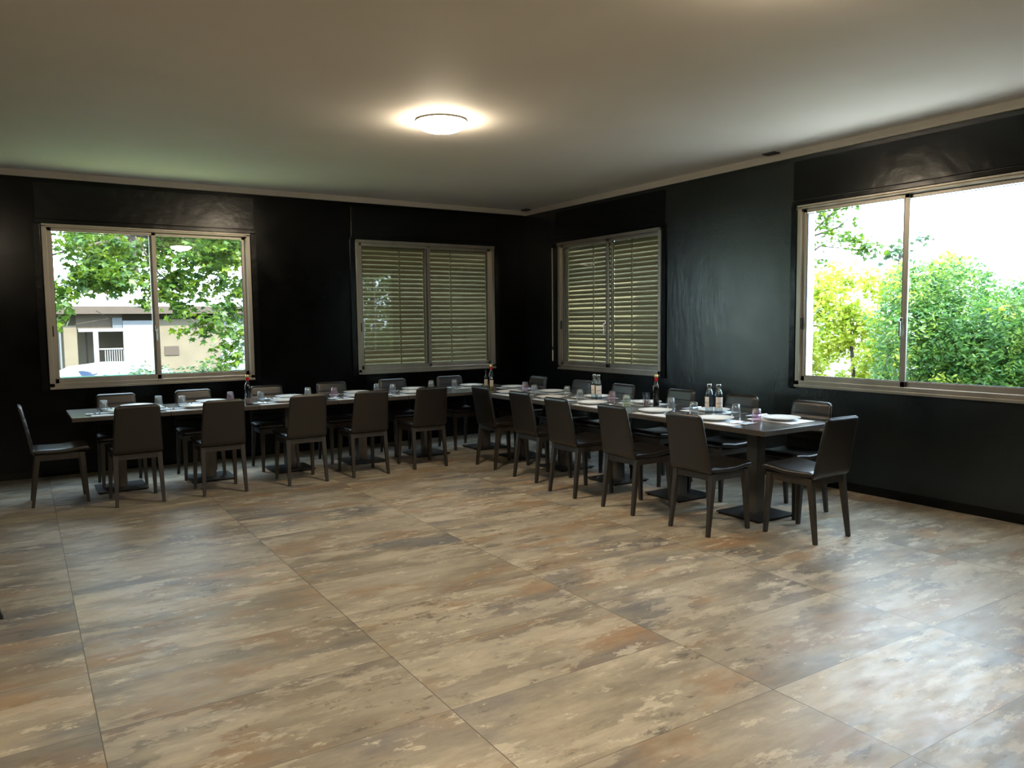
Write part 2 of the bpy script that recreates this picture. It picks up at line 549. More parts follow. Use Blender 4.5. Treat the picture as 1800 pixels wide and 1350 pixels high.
struct('floor', MB().box(XL - TH, TH, YB - TH, TH, -0.12, 0), M['floor'], 'stone-look rectangular floor tiles in beige, rust and grey', 'floor')
struct('ceiling', MB().box(XL - TH, TH, YB - TH, TH, CEIL, CEIL + 0.15), M['ceiling'], 'plain off-white ceiling', 'ceiling')


def wall_with_holes(axis, c0, c1, a0, a1, holes):
    """slab between c0..c1 on one axis, running a0..a1 on the other, with window openings"""
    mb = MB()

    def put(p0, p1, z0, z1):
        if axis == 'y':
            mb.box(p0, p1, c0, c1, z0, z1)
        else:
            mb.box(c0, c1, p0, p1, z0, z1)
    put(a0, a1, 0, WZ0)
    put(a0, a1, WZ1, CEIL)
    e = a0
    for h0, h1 in holes:
        put(e, h0, WZ0, WZ1)
        e = h1
    put(e, a1, WZ0, WZ1)
    return mb


struct('wall_back', wall_with_holes('y', 0.0, 0.06, XL, 0.0, [W1, W2]), M['wall'], 'black plastered long wall behind the left row of tables', 'wall')
struct('wall_right', wall_with_holes('x', 0.0, 0.06, YB, 0.06, [W4, W3]), M['wall_polished'], 'black polished plaster wall behind the right row of tables', 'wall')
struct('wall_left', MB().box(XL - TH, XL, YB, 0.06, 0, CEIL), M['wall'])
struct('wall_front', MB().box(XL - TH, 0.06, YB - TH, YB, 0, CEIL), M['wall'])
# outer leaf of the two window walls (white render seen in the window reveals)
struct('wall_back_outer', wall_with_holes('y', 0.06, TH, XL - TH, 0.06, [W1, W2]), M['stucco'])
struct('wall_right_outer', wall_with_holes('x', 0.06, TH, YB - TH, TH, [W4, W3]), M['stucco'])

TZ = 3.08
struct('trim_back', MB().box(XL, -0.0, -0.028, 0.0, TZ, CEIL), M['trim'], 'narrow cream cornice strip along the top of the back wall', 'cornice')
struct('trim_right', MB().box(-0.028, 0.0, YB, 0.0, TZ - 0.004, CEIL), M['trim'], 'narrow cream cornice strip along the top of the right wall', 'cornice')
struct('baseboard_back', MB().box(XL, 0, -0.012, 0, 0, 0.072), M['black_paint'])
struct('baseboard_right', MB().box(-0.012, 0, YB, 0, 0, 0.072), M['black_paint'])


def shutter_box(n, axis, a0, a1, lab):
    """flush black panel of the roller shutter housing above a window with its seams, and black casing strips beside it"""
    mb = MB()
    t = 0.014

    def put(p0, p1, z0, z1, d=t, c=0.003):
        if axis == 'y':
            mb.box(p0, p1, -d, 0.0, z0, z1, c)
        else:
            mb.box(-d, 0.0, p0, p1, z0, z1, c)
    put(a0 - 0.05, a1 + 0.055, WZ1 + 0.06, 3.035)
    put(a0 - 0.06, a1 + 0.06, WZ1 + 0.012, WZ1 + 0.05, 0.028)
    put(a0 - 0.075, a0 - 0.012, WZ0 - 0.03, WZ1 + 0.008, 0.018)
    put(a1 + 0.012, a1 + 0.075, WZ0 - 0.03, WZ1 + 0.008, 0.018)
    o = struct('trim_%d' % n, mb, M['black_paint'], lab, 'window surround')
    return o


shutter_box(1, 'y', *W1, 'black shutter box panel and casing around the leafy left window')
shutter_box(2, 'y', *W2, 'black shutter box panel and casing around the shuttered back window')
shutter_box(3, 'x', *W3, 'black shutter box panel and casing around the shuttered window on the right wall')
shutter_box(4, 'x', *W4, 'black shutter box panel and casing around the bright right window')


# ------------------------------------------------------------------ windows
def window(n, axis, a0, a1, label, flip):
    """sliding window; local u along the wall, d = depth outward"""
    root = bpy.data.objects.new('window_%d' % n, None)
    COL.objects.link(root)
    tag(root, label, 'window', kind='structure')

    def add(mb, u0, u1, d0, d1, z0, z1, c=0.0):
        if axis == 'y':
            mb.box(u0, u1, d0, d1, z0, z1, c)
        else:
            mb.box(d0, d1, u0, u1, z0, z1, c)
    f = MB()
    B = 0.045
    for (u0, u1, z0, z1) in ((a0, a1, WZ0, WZ0 + 0.05), (a0, a1, WZ1 - 0.03, WZ1), (a0, a0 + B, WZ0, WZ1), (a1 - B, a1, WZ0, WZ1)):
        add(f, u0, u1, -0.022, 0.055, z0, z1, 0.003)
    # projecting track lips
    add(f, a0, a1, -0.034, -0.022, WZ0 - 0.012, WZ0 + 0.012, 0.002)
    add(f, a0, a1, -0.034, -0.022, WZ1 - 0.010, WZ1 + 0.008, 0.002)
    add(f, a0, a1, -0.036, -0.022, WZ1 - 0.028, WZ1 - 0.018, 0.002)
    add(f, a0 + B, a0 + B + 0.008, -0.010, 0.05, WZ0 + .05, WZ1 - .05)
    add(f, a1 - B - 0.008, a1 - B, -0.010, 0.05, WZ0 + .05, WZ1 - .05)
    f.build('window_frame', M['alu'], root)
    if n in (2, 3):
        gc = MB()
        for u0, u1 in ((a0 + 0.001, a0 + 0.047), (a1 - 0.047, a1 - 0.001)):
            add(gc, u0, u1, 0.095, 0.150, WZ0 + 0.001, WZ1 - 0.001)
        gc.build('guide_channel', M['slat'], root)
    um = (a0 + a1) / 2
    # two sashes on separate tracks
    for k, (s0, s1, d0) in enumerate(((a0 + B, um + 0.033, 0.004), (um - 0.033, a1 - B, 0.030))):
        if flip:
            d0 = 0.034 - d0
        sm = MB()
        w = 0.044
        zb, zt = WZ0 + 0.042, WZ1 - 0.026
        for (u0, u1, z0, z1) in ((s0, s1, zb, zb + 0.055), (s0, s1, zt - 0.036, zt), (s0, s0 + w, zb, zt), (s1 - w, s1, zb, zt)):
            add(sm, u0, u1, d0, d0 + 0.022, z0, z1, 0.003)
        sash = sm.build('sash', M['alu'], root)
        gm = MB()
        add(gm, s0 + w - .004, s1 - w + .004, d0 + 0.009, d0 + 0.013, zb + 0.05, zt - 0.04)
        gm.build('pane', M['pane'], sash)
        sl = MB()
        for (u0, u1, z0, z1) in ((s0 + w, s0 + w + .005, zb + .055, zt - .045), (s1 - w - .005, s1 - w, zb + .055, zt - .045),
                                 (s0 + w, s1 - w, zb + .055, zb + .060), (s0 + w, s1 - w, zt - .050, zt - .045)):
            add(sl, u0, u1, d0 + 0.003, d0 + 0.016, z0, z1)
        sl.build('seal', M['alu_dark'], sash)
    # latch at the meeting stile and lock on the outer stile
    h = MB()
    dd = 0.004 if not flip else 0.0
    add(h, um - 0.012, um + 0.012, dd - 0.020, dd, 1.50, 1.56, 0.004)
    add(h, um - 0.006, um + 0.006, dd - 0.046, dd - 0.016, 1.40, 1.53, 0.004)
    h.build('latch', M['chrome'], root)
    lo = a0 if axis == 'y' else a1
    sg = 1 if axis == 'y' else -1
    h = MB()
    add(h, lo + sg * 0.050, lo + sg * 0.062, -0.016, 0.006, 1.46, 1.57, 0.001)
    h.build('recessed_pull', M['alu_dark'], root)
    return root


w1 = window(1, 'y', *W1, 'left aluminium sliding window looking onto a leafy tree and a house', False)
w2 = window(2, 'y', *W2, 'aluminium sliding window on the back wall with closed olive shutters', False)
w3 = window(3, 'x', *W3, 'aluminium sliding window on the right wall with closed olive shutters', True)
w4 = window(4, 'x', *W4, 'large bright aluminium sliding window at the right looking onto a hedge', True)


def shutters(n, axis, a0, a1, parent_label):
    root = thing('slatted_shutter', parent_label, 'shutter')
    rnd = random.Random(n)
    pitch = 0.0585
    um = (a0 + a1) / 2

    def P_(u, d, z):
        return (u, d, z) if axis == 'y' else (d, u, z)
    for s0, s1 in ((a0 + 0.05, um - 0.004), (um + 0.004, a1 - 0.05)):
        mb = MB()
        z = WZ0 + 0.06
        while z < WZ1 - 0.03:
            # closed louvre: lower edge towards the room, shallow curved section
            j = rnd.uniform(-0.003, 0.003)
            prof = []
            top = min(z + 0.066, WZ1 - 0.006)
            nn = 5
            for k in range(nn + 1):
                t = k / nn
                d = 0.118 + 0.022 * t - 0.006 * math.sin(PI * t) + j
                prof.append((d, z + (top - z) * t))
            vs = []
            for u in (s0, s1):
                for d, zz in prof: vs.append(P_(u, d, zz))
                for d, zz in reversed(prof): vs.append(P_(u, d + 0.004, zz))
            m_ = 2 * (nn + 1)
            fs = [(k, (k + 1) % m_, m_ + (k + 1) % m_, m_ + k) for k in range(m_)]
            fs.append(tuple(range(m_))); fs.append(tuple(range(m_, 2 * m_)))
            mb.add(vs, fs)
            z += pitch
        mb.build('slats', M['slat'], root)
        # vertical lifting rail across the slats and edge stiles
        g = MB()
        um2 = s0 + (s1 - s0) * (0.62 if s0 < um - 0.1 else 0.40)
        for u, wd in ((um2, 0.008), (s0 + 0.012, 0.012), (s1 - 0.012, 0.012)):
            a = [P_(u - wd, 0.104, WZ0 + .03), P_(u + wd, 0.112, WZ1 - .01)]
            g.box(a[0][0], a[1][0], a[0][1], a[1][1], a[0][2], a[1][2])
        a = [P_(s0, 0.100, WZ0 + .01), P_(s1, 0.135, WZ0 + .065)]
        g.box(a[0][0], a[1][0], a[0][1], a[1][1], a[0][2], a[1][2])
        g.build('shutter_stile', M['slat'], root)
    return root


shutters(2, 'y', *W2, 'closed olive slatted shutter behind the glass of the back wall window')
shutters(3, 'x', *W3, 'closed olive slatted shutter behind the glass of the right wall window near the corner')

# crank rod hanging beside the right-wall shuttered window
rod = thing('shutter_crank_rod', 'thin pale shutter crank rod hanging left of the shuttered right wall window', 'crank rod', (-0.03, -0.69, 0.98))
MB().tube([(0, 0, 0.24), (0, 0, 1.60)], 0.007, 8).build('rod', M['trim'], rod, True)
MB().tube([(0, 0, 0.04), (0, 0, 0.19)], 0.008, 8).build('grip', M['label'], rod, True)
MB().tube([(0, 0, 0.19), (0, 0, 0.24)], 0.009, 8).build('joint', M['black_cap'], rod, True)
MB().box(-0.012, 0.03, -0.014, 0.014, 1.58, 1.63, 0.003).build('bracket', M['black_cap'], rod)

# small dark ceiling vents against the right wall
vt = thing('ceiling_vent', 'small dark rectangular vent in the ceiling above the bright right window', 'vent', (-0.105, -4.37, CEIL))
MB().box(-0.045, 0.045, -0.07, 0.07, -0.012, 0.0, 0.002).build('cover', M['vent'], vt)
g = MB()
for k in range(5):
    g.box(-0.038, 0.038, -0.058 + k * 0.026, -0.050 + k * 0.026, -0.016, -0.010)
g.build('grille', M['black_cap'], vt)
dup(vt, (-0.10, -0.16, CEIL), 0.0, 'small dark vent in the ceiling at the far corner of the room')

# glass door edge with black floor shoe at the left margin
gd = thing('glass_partition', 'edge of a glass partition with black floor shoe at the far left margin', 'glass partition', (-6.43, -4.45, 0))
MB().box(-1.0, 0.0, -0.012, 0.012, 0.10, 2.3, 0.002).build('glass_panel', M['pane'], gd)
MB().hexa([(-1.0, -0.03, 0), (0.01, -0.03, 0), (0.01, 0.03, 0), (-1.0, 0.03, 0)],
          [(-1.0, -0.02, 0.10), (-0.02, -0.02, 0.10), (-0.02, 0.02, 0.10), (-1.0, 0.02, 0.10)]).build('floor_shoe', M['black_cap'], gd)
MB().box(-0.012, 0.0, -0.016, 0.016, 0.10, 2.3, 0.002).build('edge_profile', M['alu'], gd)


# ------------------------------------------------------------------ ceiling lamps
def lamp_shade_material():
    m, nt, N, L, p = new_mat('opal_lamp_glass')
    N.remove(p)
    e = N.new('ShaderNodeEmission')
    e.inputs[0].default_value = (1.0, 0.83, 0.60, 1)
    e.inputs[1].default_value = LAMP_POWER
    L.new(e.outputs[0], N['Material Output'].inputs[0])
    return m


M['opal'] = lamp_shade_material()
lp = thing('ceiling_lamp', 'round glowing dome lamp flush on the ceiling above the open floor', 'ceiling lamp', (-3.38, -3.84, CEIL), 0, 'round dome ceiling lamps')
MB().lathe([(0.0, 0.0), (0.198, 0.0), (0.202, -0.016), (0.0, -0.016)], 40).build('mounting_ring', M['trim'], lp, True)
R0 = 0.200
MB().lathe([(R0, -0.014)] + [(R0 * math.cos(t), -0.022 - 0.072 * math.sin(t)) for t in [i * PI / 2 / 7 for i in range(1, 7)]] + [(0, -0.096)], 32).build('lamp_shade', M['opal'], lp, True)
MB().lathe([(0.0, -0.108), (0.008, -0.106), (0.012, -0.098), (0.0, -0.090)], 12).build('finial', M['brass'], lp, True)
dup(lp, (-3.36, -7.2, CEIL), 0, 'round dome lamp on the ceiling nearer the viewer, reflected in the left window')
dup(lp, (-6.9, -10.8, CEIL), 0, 'unseen dome lamp added on the ceiling at the viewer end of the room')  # out of view, added to light the near floor
dup(lp, (-6.9, -7.2, CEIL), 0, 'unseen dome lamp added on the ceiling at the left of the viewer')  # another unseen lamp, added to brighten the floor on the left


# ------------------------------------------------------------------ dining tables
def make_table(label):
    t = thing('dining_table', label, 'table', (0, 0, 0), 0)
    hw, hl = 0.405, 0.4085
    MB().box(-hw, hw, -hl, hl, 0.7125, 0.751, 0.002).build('tabletop', M['tabletop'], t)
    e = MB()
    th = 0.0025
    for b in ((-hw - th, -hw + .001, -hl, hl), (hw - .001, hw + th, -hl, hl), (-hw, hw, -hl - th, -hl + .001), (-hw, hw, hl - .001, hl + th)):
        e.box(b[0], b[1], b[2], b[3], 0.713, 0.749)
    e.build('edge_band', M['table_edge'], t)
    MB().box(-0.05, 0.05, -0.05, 0.05, 0.02, 0.70, 0.003).build('pedestal', M['column'], t)
    MB().box(-0.215, 0.215, -0.215, 0.215, 0.012, 0.022, 0.002).build('base_plate', M['base'], t)
    MB().box(-0.16, 0.16, -0.16, 0.16, 0.70, 0.7125).build('top_bracket', M['base'], t)
    for sx in (-1, 1):
        for sy in (-1, 1):
            MB().lathe([(0, 0), (0.016, 0), (0.018, 0.006), (0.014, 0.012), (0, 0.012)], 10, (sx * .19, sy * .19, 0)).build('foot_glide', M['black_cap'], t, True)
    return t


AX = [-5.4825 + 0.8205 * i for i in range(6)]        # left row centres
BY = [-5.29 + 0.8395 * i for i in range(5)]           # right row centres
BX = -1.375
AY = -1.095
labA = ['dark square table at the free left end of the left row', 'dark square table second from the left end of the row under the windows',
        'dark square table third from the left end, between the two back windows', 'dark square table below the left edge of the shuttered back window',
        'dark square table below the shuttered back window', 'dark square corner table where the two rows of tables meet']
tb = make_table(labA[0])
tb.location = (AX[0], AY, 0)
tb['group'] = 'pedestal tables pushed together into an L'
for i in range(1, 6):
    dup(tb, (AX[i], AY, 0), 0, labA[i])
labB = ['dark square table at the near free end of the right row', 'second dark square table from the near end of the right row',
        'middle dark square table of the right row, carrying the red-necked bottle', 'fourth dark square table from the near end of the right row',
        'dark square table of the right row next to the corner table']
for i in range(5):
    dup(tb, (BX, BY[i], 0), PI / 2, labB[i])


# ------------------------------------------------------------------ dining chairs
def cushion(stations, n_side=6, mat=None):
    """stations: (centre (y,z), normal (ny,nz) towards front, half width, thickness front, thickness back, corner radius)"""
    mb = MB()
    rings = []
    vs = []
    for (cy, cz, ny, nz, hw, tf, tb_) in stations:
        ring = []
        r = min(0.018, hw * 0.9)
        # superellipse-like cross section in the (x, normal) plane
        pts = []
        K = 28
        for k in range(K):
            a = 2 * PI * k / K
            ca, sa = math.cos(a), math.sin(a)
            ex = 0.28
            x = hw * math.copysign(abs(ca) ** ex, ca)
            t = math.copysign(abs(sa) ** 0.55, sa)
            d = t * (tf if t > 0 else tb_)
            pts.append((x, d))
        for x, d in pts:
            vs.append((x, cy + ny * d, cz + nz * d)); ring.append(len(vs) - 1)
        rings.append(ring)
    fs = []
    for a, b in zip(rings[:-1], rings[1:]):
        K = len(a)
        for k in range(K):
            fs.append((a[k], a[(k + 1) % K], b[(k + 1) % K], b[k]))
    fs.append(tuple(rings[0])); fs.append(tuple(reversed(rings[-1])))
    mb.add(vs, fs)
    return mb


def make_chair(label):
    """origin on the floor in the middle of the four feet, facing +y"""
    c = thing('dining_chair', label, 'chair')
    # seat: loft from rear to front, slight dip, rounded nose
    st = []
    L0, L1 = -0.200, 0.240
    nS = 18
    for k in range(nS + 1):
        t = k / nS
        y = L0 + (L1 - L0) * t
        e = 1.0
        if t > 0.90: e = math.sqrt(max(0.0, 1 - ((t - 0.90) / 0.10) ** 2)) * 0.85 + 0.15
        if t < 0.05: e = 0.55 + 0.45 * t / 0.05
        zc = 0.480 - 0.006 * math.sin(PI * min(1, t / 0.9)) + (0.012 * math.sin(PI * (t - 0.55) / 0.7) if t > 0.55 else 0) - (0.010 * ((t - 0.9) / 0.1) ** 2 if t > 0.9 else 0)
        hw = 0.203 + 0.012 * t
        if t > 0.93: hw -= 0.030 * ((t - 0.93) / 0.07) ** 2
        st.append((y, zc, 0, 1, hw, 0.024 * e, 0.026 * e))
    cushion(st).build('seat', M['leather'], c, True, 60)
    # backrest: loft upward with outward lean, stitched channels on the front
    st = []
    zb, zt = 0.448, 0.880
    nS = 34
    chan = (0.30, 0.52, 0.74)
    for k in range(nS + 1):
        t = k / nS
        z = zb + (zt - zb) * t
        lean = -0.205 - 0.062 * t - 0.020 * t * t
        y = lean + (0.018 * (1 - t / 0.12) ** 2 if t < 0.12 else 0)
        tf, tbk = 0.022, 0.014
        for cpos in chan:
            d = abs(t - cpos)
            if d < 0.03: tf -= 0.008 * (1 - d / 0.03)
            tf -= 0
        hw = 0.200 - 0.024 * t
        if t > 0.94:
            q = (t - 0.94) / 0.06
            tf = tf * math.sqrt(max(0.04, 1 - q * q)); tbk = tbk * math.sqrt(max(0.04, 1 - q * q))
            hw -= 0.022 * q ** 2.2
        if t < 0.05:
            q = (0.05 - t) / 0.05
            tf *= 1 - 0.5 * q; tbk *= 1 - 0.5 * q
            hw -= 0.012 * q * q
        st.append((y, z, 0.98, 0.17, hw, tf, tbk))
    br = cushion(st).build('backrest', M['leather'], c, True, 60)
    # welt seam running round the edge of the backrest
    seam = []
    for s in (-1, 1):
        pass
    pl = [(-s[4] - .001, s[0] - 0.004, s[1]) for s in st[1:-1]] + [(st[-1][4] * x, st[-1][0] - .002, st[-1][1] + 0.002) for x in (-0.9, -0.4, 0.4, 0.9)] + [(s[4] + .001, s[0] - 0.004, s[1]) for s in reversed(st[1:-1])]
    MB().tube(pl, 0.0028, 6).build('piping', M['leather'], br, True)
    # frame rails under the seat
    f = MB()
    f.box(-0.176, 0.176, -0.186, -0.160, 0.400, 0.455, 0.002)
    f.box(-0.176, 0.176, 0.160, 0.186, 0.400, 0.452, 0.002)
    f.box(-0.186, -0.162, -0.18, 0.18, 0.400, 0.454, 0.002)
    f.box(0.162, 0.186, -0.18, 0.18, 0.400, 0.454, 0.002)
    f.build('seat_frame', M['wenge'], c)
    for sx in (-1, 1):
        for sy in (-1, 1):
            tw, bw = 0.021, 0.0125
            tx, ty = sx * 0.176, (0.172 if sy > 0 else -0.166)
            bx, by = sx * 0.188, (0.200 if sy > 0 else -0.222)
            q = [(-1, -1), (1, -1), (1, 1), (-1, 1)]
            MB().hexa([(bx + a * bw, by + b * bw, 0.0) for a, b in q], [(tx + a * tw, ty + b * tw, 0.452) for a, b in q]).build('leg', M['wenge'], c)
    return c


ch_near_A = [-5.43, -4.71, -3.93, -3.27, -2.57]
ch_far_A = [-5.445, -4.707, -3.935, -3.177, -2.403, -1.61]
ch_near_B = [-5.345, -4.57, -3.82, -3.07, -2.265]
ch_far_B = [-5.383, -4.648, -3.895, -3.04, -2.33, -1.44]
G = 'dark leather dining chairs around the L of tables'
first = make_chair('x')
lab = ['dark chair with its back to the viewer, leftmost of the near left row',
       'dark chair with its back to the viewer, second from left in the near left row',
       'dark chair with its back to the viewer, middle one of the near left row',
       'dark chair with its back to the viewer, fourth from left in the near left row',
       'dark chair with its back to the viewer, last one in the near left row']
for i, x in enumerate(ch_near_A):
    loc = (x, -1.757 + (0.03 if i == 4 else 0), 0)
    rz = (0.02, 0.0, 0.01, -0.01, -0.02)[i]
    if i == 0:
        first.location = loc; first.rotation_euler = (0, 0, rz); first['label'] = lab[0]; first['group'] = G
    else:
        dup(first, loc, rz, lab[i])
lab = ['dark chair by the back wall, below the left part of the leafy window',
       'dark chair by the back wall, below the right part of the leafy window',
       'dark chair by the back wall, right behind the glass beaker of the left row',
       'dark chair by the back wall, below the plain wall left of the shuttered window',
       'dark chair by the back wall, below the left half of the shuttered window',
       'dark chair by the back wall, below the right half of the shuttered window']
for i, x in enumerate(ch_far_A):
    dup(first, (x, -0.885, 0), PI, lab[i])
lab = ['dark chair seen from behind, nearest of the inner row along the right tables',
       'dark chair seen from behind, second nearest of the inner row at the right tables',
       'dark chair seen from behind, middle one of the inner row at the right tables',
       'dark chair seen from behind, second from the corner in the inner row at right',
       'dark chair seen from behind, closest to the corner in the inner row at right']
for i, y in enumerate(ch_near_B):
    dup(first, ((-1.955, -1.975, -1.985, -1.885, -1.85)[i], y, 0), -PI / 2 + (0.0, -0.01, 0.0, 0.02, 0.0)[i], lab[i])
lab = ['dark chair on the wall side of the right row, closest to the bright window',
       'dark chair on the wall side, just right of the nearer pair of water bottles',
       'dark chair on the wall side, just right of the red-necked bottle of the right row',
       'dark chair on the wall side, between far water bottles and red-necked bottle',
       'dark chair on the wall side, directly left of the far pair of water bottles',
       'dark chair deepest in the corner, between the two shuttered windows']
for i, y in enumerate(ch_far_B):
    dup(first, (-1.075, y, 0), PI / 2 + (0.03, 0, 0, 0, 0, 0)[i], lab[i])
dup(first, (-6.0, -1.38, 0), -PI / 2, 'dark leather chair standing sideways at the far left head of the left row')
dup(first, (-1.535, -5.87, 0), 0.0, 'dark leather chair at the near head of the right row, closest to the viewer')

# ------------------------------------------------------------------ table settings
TT = 0.751
plate0 = None


def make_plate():
    return MB().lathe([(0, 0.0), (0.075, 0.0), (0.08, 0.004), (0.105, 0.010), (0.148, 0.022), (0.150, 0.025), (0.147, 0.0255), (0.104, 0.0135),
                       (0.078, 0.0075), (0, 0.0065)], 40).build('dinner_plate', M['china'], None, True, 50)


def make_tumbler(mat):
    prof = [(0.0400, 0.0), (0.0385, 0.004), (0.0365, 0.030), (0.0345, 0.060), (0.0315, 0.084), (0.0275, 0.0945), (0.020, 0.098), (0, 0.0985),
            (0, 0.086), (0.020, 0.085), (0.0265, 0.078), (0.0315, 0.058), (0.0340, 0.030), (0.0362, 0.004), (0.0375, 0.0)]
    mb_ = MB().lathe([(r_ * 1.06, z_ * 1.1) for r_, z_ in prof + [(0.0400, 0.0)]], 28)
    return mb_.build('tumbler', mat, None, True, 60)


def make_mat():
    w, h, t = 0.21, 0.15, 0.0012
    n = 8
    vs, fs = [], []
    rnd = random.Random(3)
    for lay in (0, 1):
        for i in range(n + 1):
            for j in range(n + 1):
                x, y = -w + 2 * w * i / n, -h + 2 * h * j / n
                z = 0.0004 + 0.0016 * max(0, math.sin(i * 1.7) * math.sin(j * 1.1)) * (1 if 0 < i < n else 0.6)
                vs.append((x, y, z + lay * t))
    m_ = (n + 1) ** 2
    for i in range(n):
        for j in range(n):
            a = i * (n + 1) + j
            q = (a, a + 1, a + n + 2, a + n + 1)
            fs.append(tuple(k + m_ for k in q)); fs.append(tuple(reversed(q)))
    for k in range(n):
        for a, b in (((k) * (n + 1), (k + 1) * (n + 1)), (k * (n + 1) + n, (k + 1) * (n + 1) + n), (k, k + 1), (n * (n + 1) + k, n * (n + 1) + k + 1)):
            fs.append((a, b, b + m_, a + m_))
    return MB().add(vs, fs).build('paper_placemat', M['mat'])


def make_napkin():
    mb = MB()
    mb.box(-0.055, 0.055, -0.095, 0.095, 0.0005, 0.0035, 0.001)
    mb.hexa([(-0.053, -0.093, .0035), (0.045, -0.093, .0035), (0.053, 0.093, .0035), (-0.053, 0.093, .0035)],
            [(-0.051, -0.091, .0055), (0.030, -0.091, .0055), (0.050, 0.091, .0062), (-0.051, 0.091, .0055)])
    return mb.build('paper_napkin', M['napkin'])


def make_fork():
    mb = MB()
    mb.tube([(0, -0.095, .002), (0, -0.04, .0025), (0, 0.02, .004), (0, 0.045, .004)], [0.0052, 0.0035, 0.0028, 0.004], 6)
    mb.box(-0.011, 0.011, 0.042, 0.062, 0.0025, 0.0045)
    for k in range(4):
        x = -0.0095 + k * 0.0063
        mb.box(x - .0013, x + .0013, 0.060, 0.100, 0.0028, 0.0043)
    return mb.build('fork', M['steel'])


def make_knife():
    mb = MB()
    mb.tube([(0, -0.105, .003), (0, -0.03, .003), (0, 0.0, .003)], [0.006, 0.0055, 0.0042], 6)
    mb.add([(-0.004, 0, .002), (0.006, 0, .002), (0.0095, 0.06, .002), (0.004, 0.105, .002), (-0.004, 0.11, .002),
            (-0.004, 0, .0036), (0.006, 0, .0036), (0.0095, 0.06, .0036), (0.004, 0.105, .0036), (-0.004, 0.11, .0036)],
           [(4, 3, 2, 1, 0), (5, 6, 7, 8, 9), (0, 1, 6, 5), (1, 2, 7, 6), (2, 3, 8, 7), (3, 4, 9, 8), (4, 0, 5, 9)])
    return mb.build('knife', M['steel'])


PROTO = {'plate': (make_plate(), 'plate'), 'mat': (make_mat(), 'placemat'), 'napkin': (make_napkin(), 'napkin'), 'fork': (make_fork(), 'fork'),
         'knife': (make_knife(), 'knife'), 'smoke': (make_tumbler(M['tumbler_smoke']), 'glass'), 'clear': (make_tumbler(M['tumbler_clear']), 'glass'),
         'pink': (make_tumbler(M['tumbler_pink']), 'glass'), 'green': (make_tumbler(M['tumbler_green']), 'glass')}
USED = set()
GRP = {'plate': 'white dinner plates on the long tables', 'mat': 'white paper placemats on the long tables', 'napkin': 'pale paper napkins on the long tables',
       'fork': 'forks on the long tables', 'knife': 'knives on the long tables', 'glass': 'upside-down tumblers on the long tables'}


def put(kind, loc, rz, label):
    p0, cat = PROTO[kind]
    if kind not in USED:
        USED.add(kind)
        o = p0
    else:
        o = p0.copy()
        COL.objects.link(o)
    o.location = loc
    o.rotation_euler = (0, 0, rz)
    tag(o, label, cat, GRP.get(kind, GRP['glass']))
    return o


TNAME = {'smoke': 'smoky blue', 'clear': 'clear', 'pink': 'lilac', 'green': 'pale green'}


def setting(px, py, gx, gy, mx_, my_, nx, ny, along, tint, where, tilt=0.0, plate=True):
    """along: rotation that turns the mat's long side along the table"""
    put('mat', (mx_, my_, TT), along + tilt, 'white paper placemat ' + where)
    if plate:
        put('plate', (px, py, TT + 0.0045), 0, 'round white dinner plate ' + where)
    put('napkin', (nx, ny, TT + 0.0042), along + PI / 2 + tilt * 2, 'pale napkin under cutlery ' + where)
    c, s = math.cos(along + tilt), math.sin(along + tilt)
    put('fork', (nx - 0.022 * c, ny - 0.022 * s, TT + 0.0110), along + 0.08 + tilt, 'steel fork on the napkin ' + where)
    put('knife', (nx + 0.022 * c, ny + 0.022 * s, TT + 0.0115), along - 0.05 + tilt, 'steel knife on the napkin ' + where)
    put(tint, (gx, gy, TT + (0.0042)), 0, TNAME[tint] + ' upside-down tumbler ' + where)


rs = random.Random(11)
posA_near = ['behind the leftmost near chair of the left row', 'behind the second near chair of the left row', 'left of the third near chair of the left row', 'left of the fourth near chair of the left row', 'left of the last near chair before the corner']
nearA = list(zip([-5.47, -4.84, -3.965, -3.149, -2.487], [-5.571, -4.873, -4.1, -3.298, -2.596], ['clear', 'clear', 'smoke', 'pink', 'smoke']))
for i, (px, gx, tn) in enumerate(nearA):
    px += 0.03
    setting(px, -1.285, gx - 0.03, -1.09 - 0.02, px - 0.08, -1.315, px - 0.235, -1.30, 0, tn, posA_near[i], rs.uniform(-0.06, 0.06))
posA_far = ['on the window side of the left end table', 'on the window side below the leafy window', 'on the window side right of the left glass beaker', 'on the window side left of the shuttered window', 'below the left half of the shuttered back window', 'below the right half of the shuttered back window']
farA = list(zip([-5.285, -4.582, -3.763, -2.974, -2.241, -1.439], [-5.142, -4.445, -3.617, -2.799, -2.09, -1.73], ['clear', 'pink', 'clear', 'smoke', 'clear', 'smoke']))
for i, (px, gx, tn) in enumerate(farA):
    if i == 5:
        setting(px, -0.88, -1.745, -0.99, -1.56, -0.90, -1.70, -0.90, 0, tn, posA_far[i], 0.03)
    else:
        setting(px, -0.875, gx + 0.045, -0.945, px + 0.02, -0.885, px - 0.22, -0.885, 0, tn, posA_far[i], rs.uniform(-0.06, 0.06))
posB_near = ['on the inner side nearest the inner corner', 'on the inner side, second from the inner corner', 'on the inner side before the far water bottles', 'on the inner side before the right glass beaker', 'on the inner side before the nearer water bottles']
nearB = list(zip([-1.987, -2.792, -3.482, -4.362, -5.05], [-2.265, -3.093, -3.81, -4.671, -5.337], ['smoke', 'smoke', 'green', 'smoke', 'pink']))
for i, (py, gy, tn) in enumerate(nearB):
    setting(-1.585, py, -1.43, gy, -1.605, py - 0.10, -1.58, py - 0.245, -PI / 2, tn, posB_near[i], rs.uniform(-0.06, 0.06))
posB_far = ['by the oil bottles of the corner table', 'on the wall side left of the far water bottles', 'on the wall side behind the far water bottles', 'on the wall side left of the right glass beaker', 'on the wall side behind the nearer water bottles', 'at the wall side of the near end table']
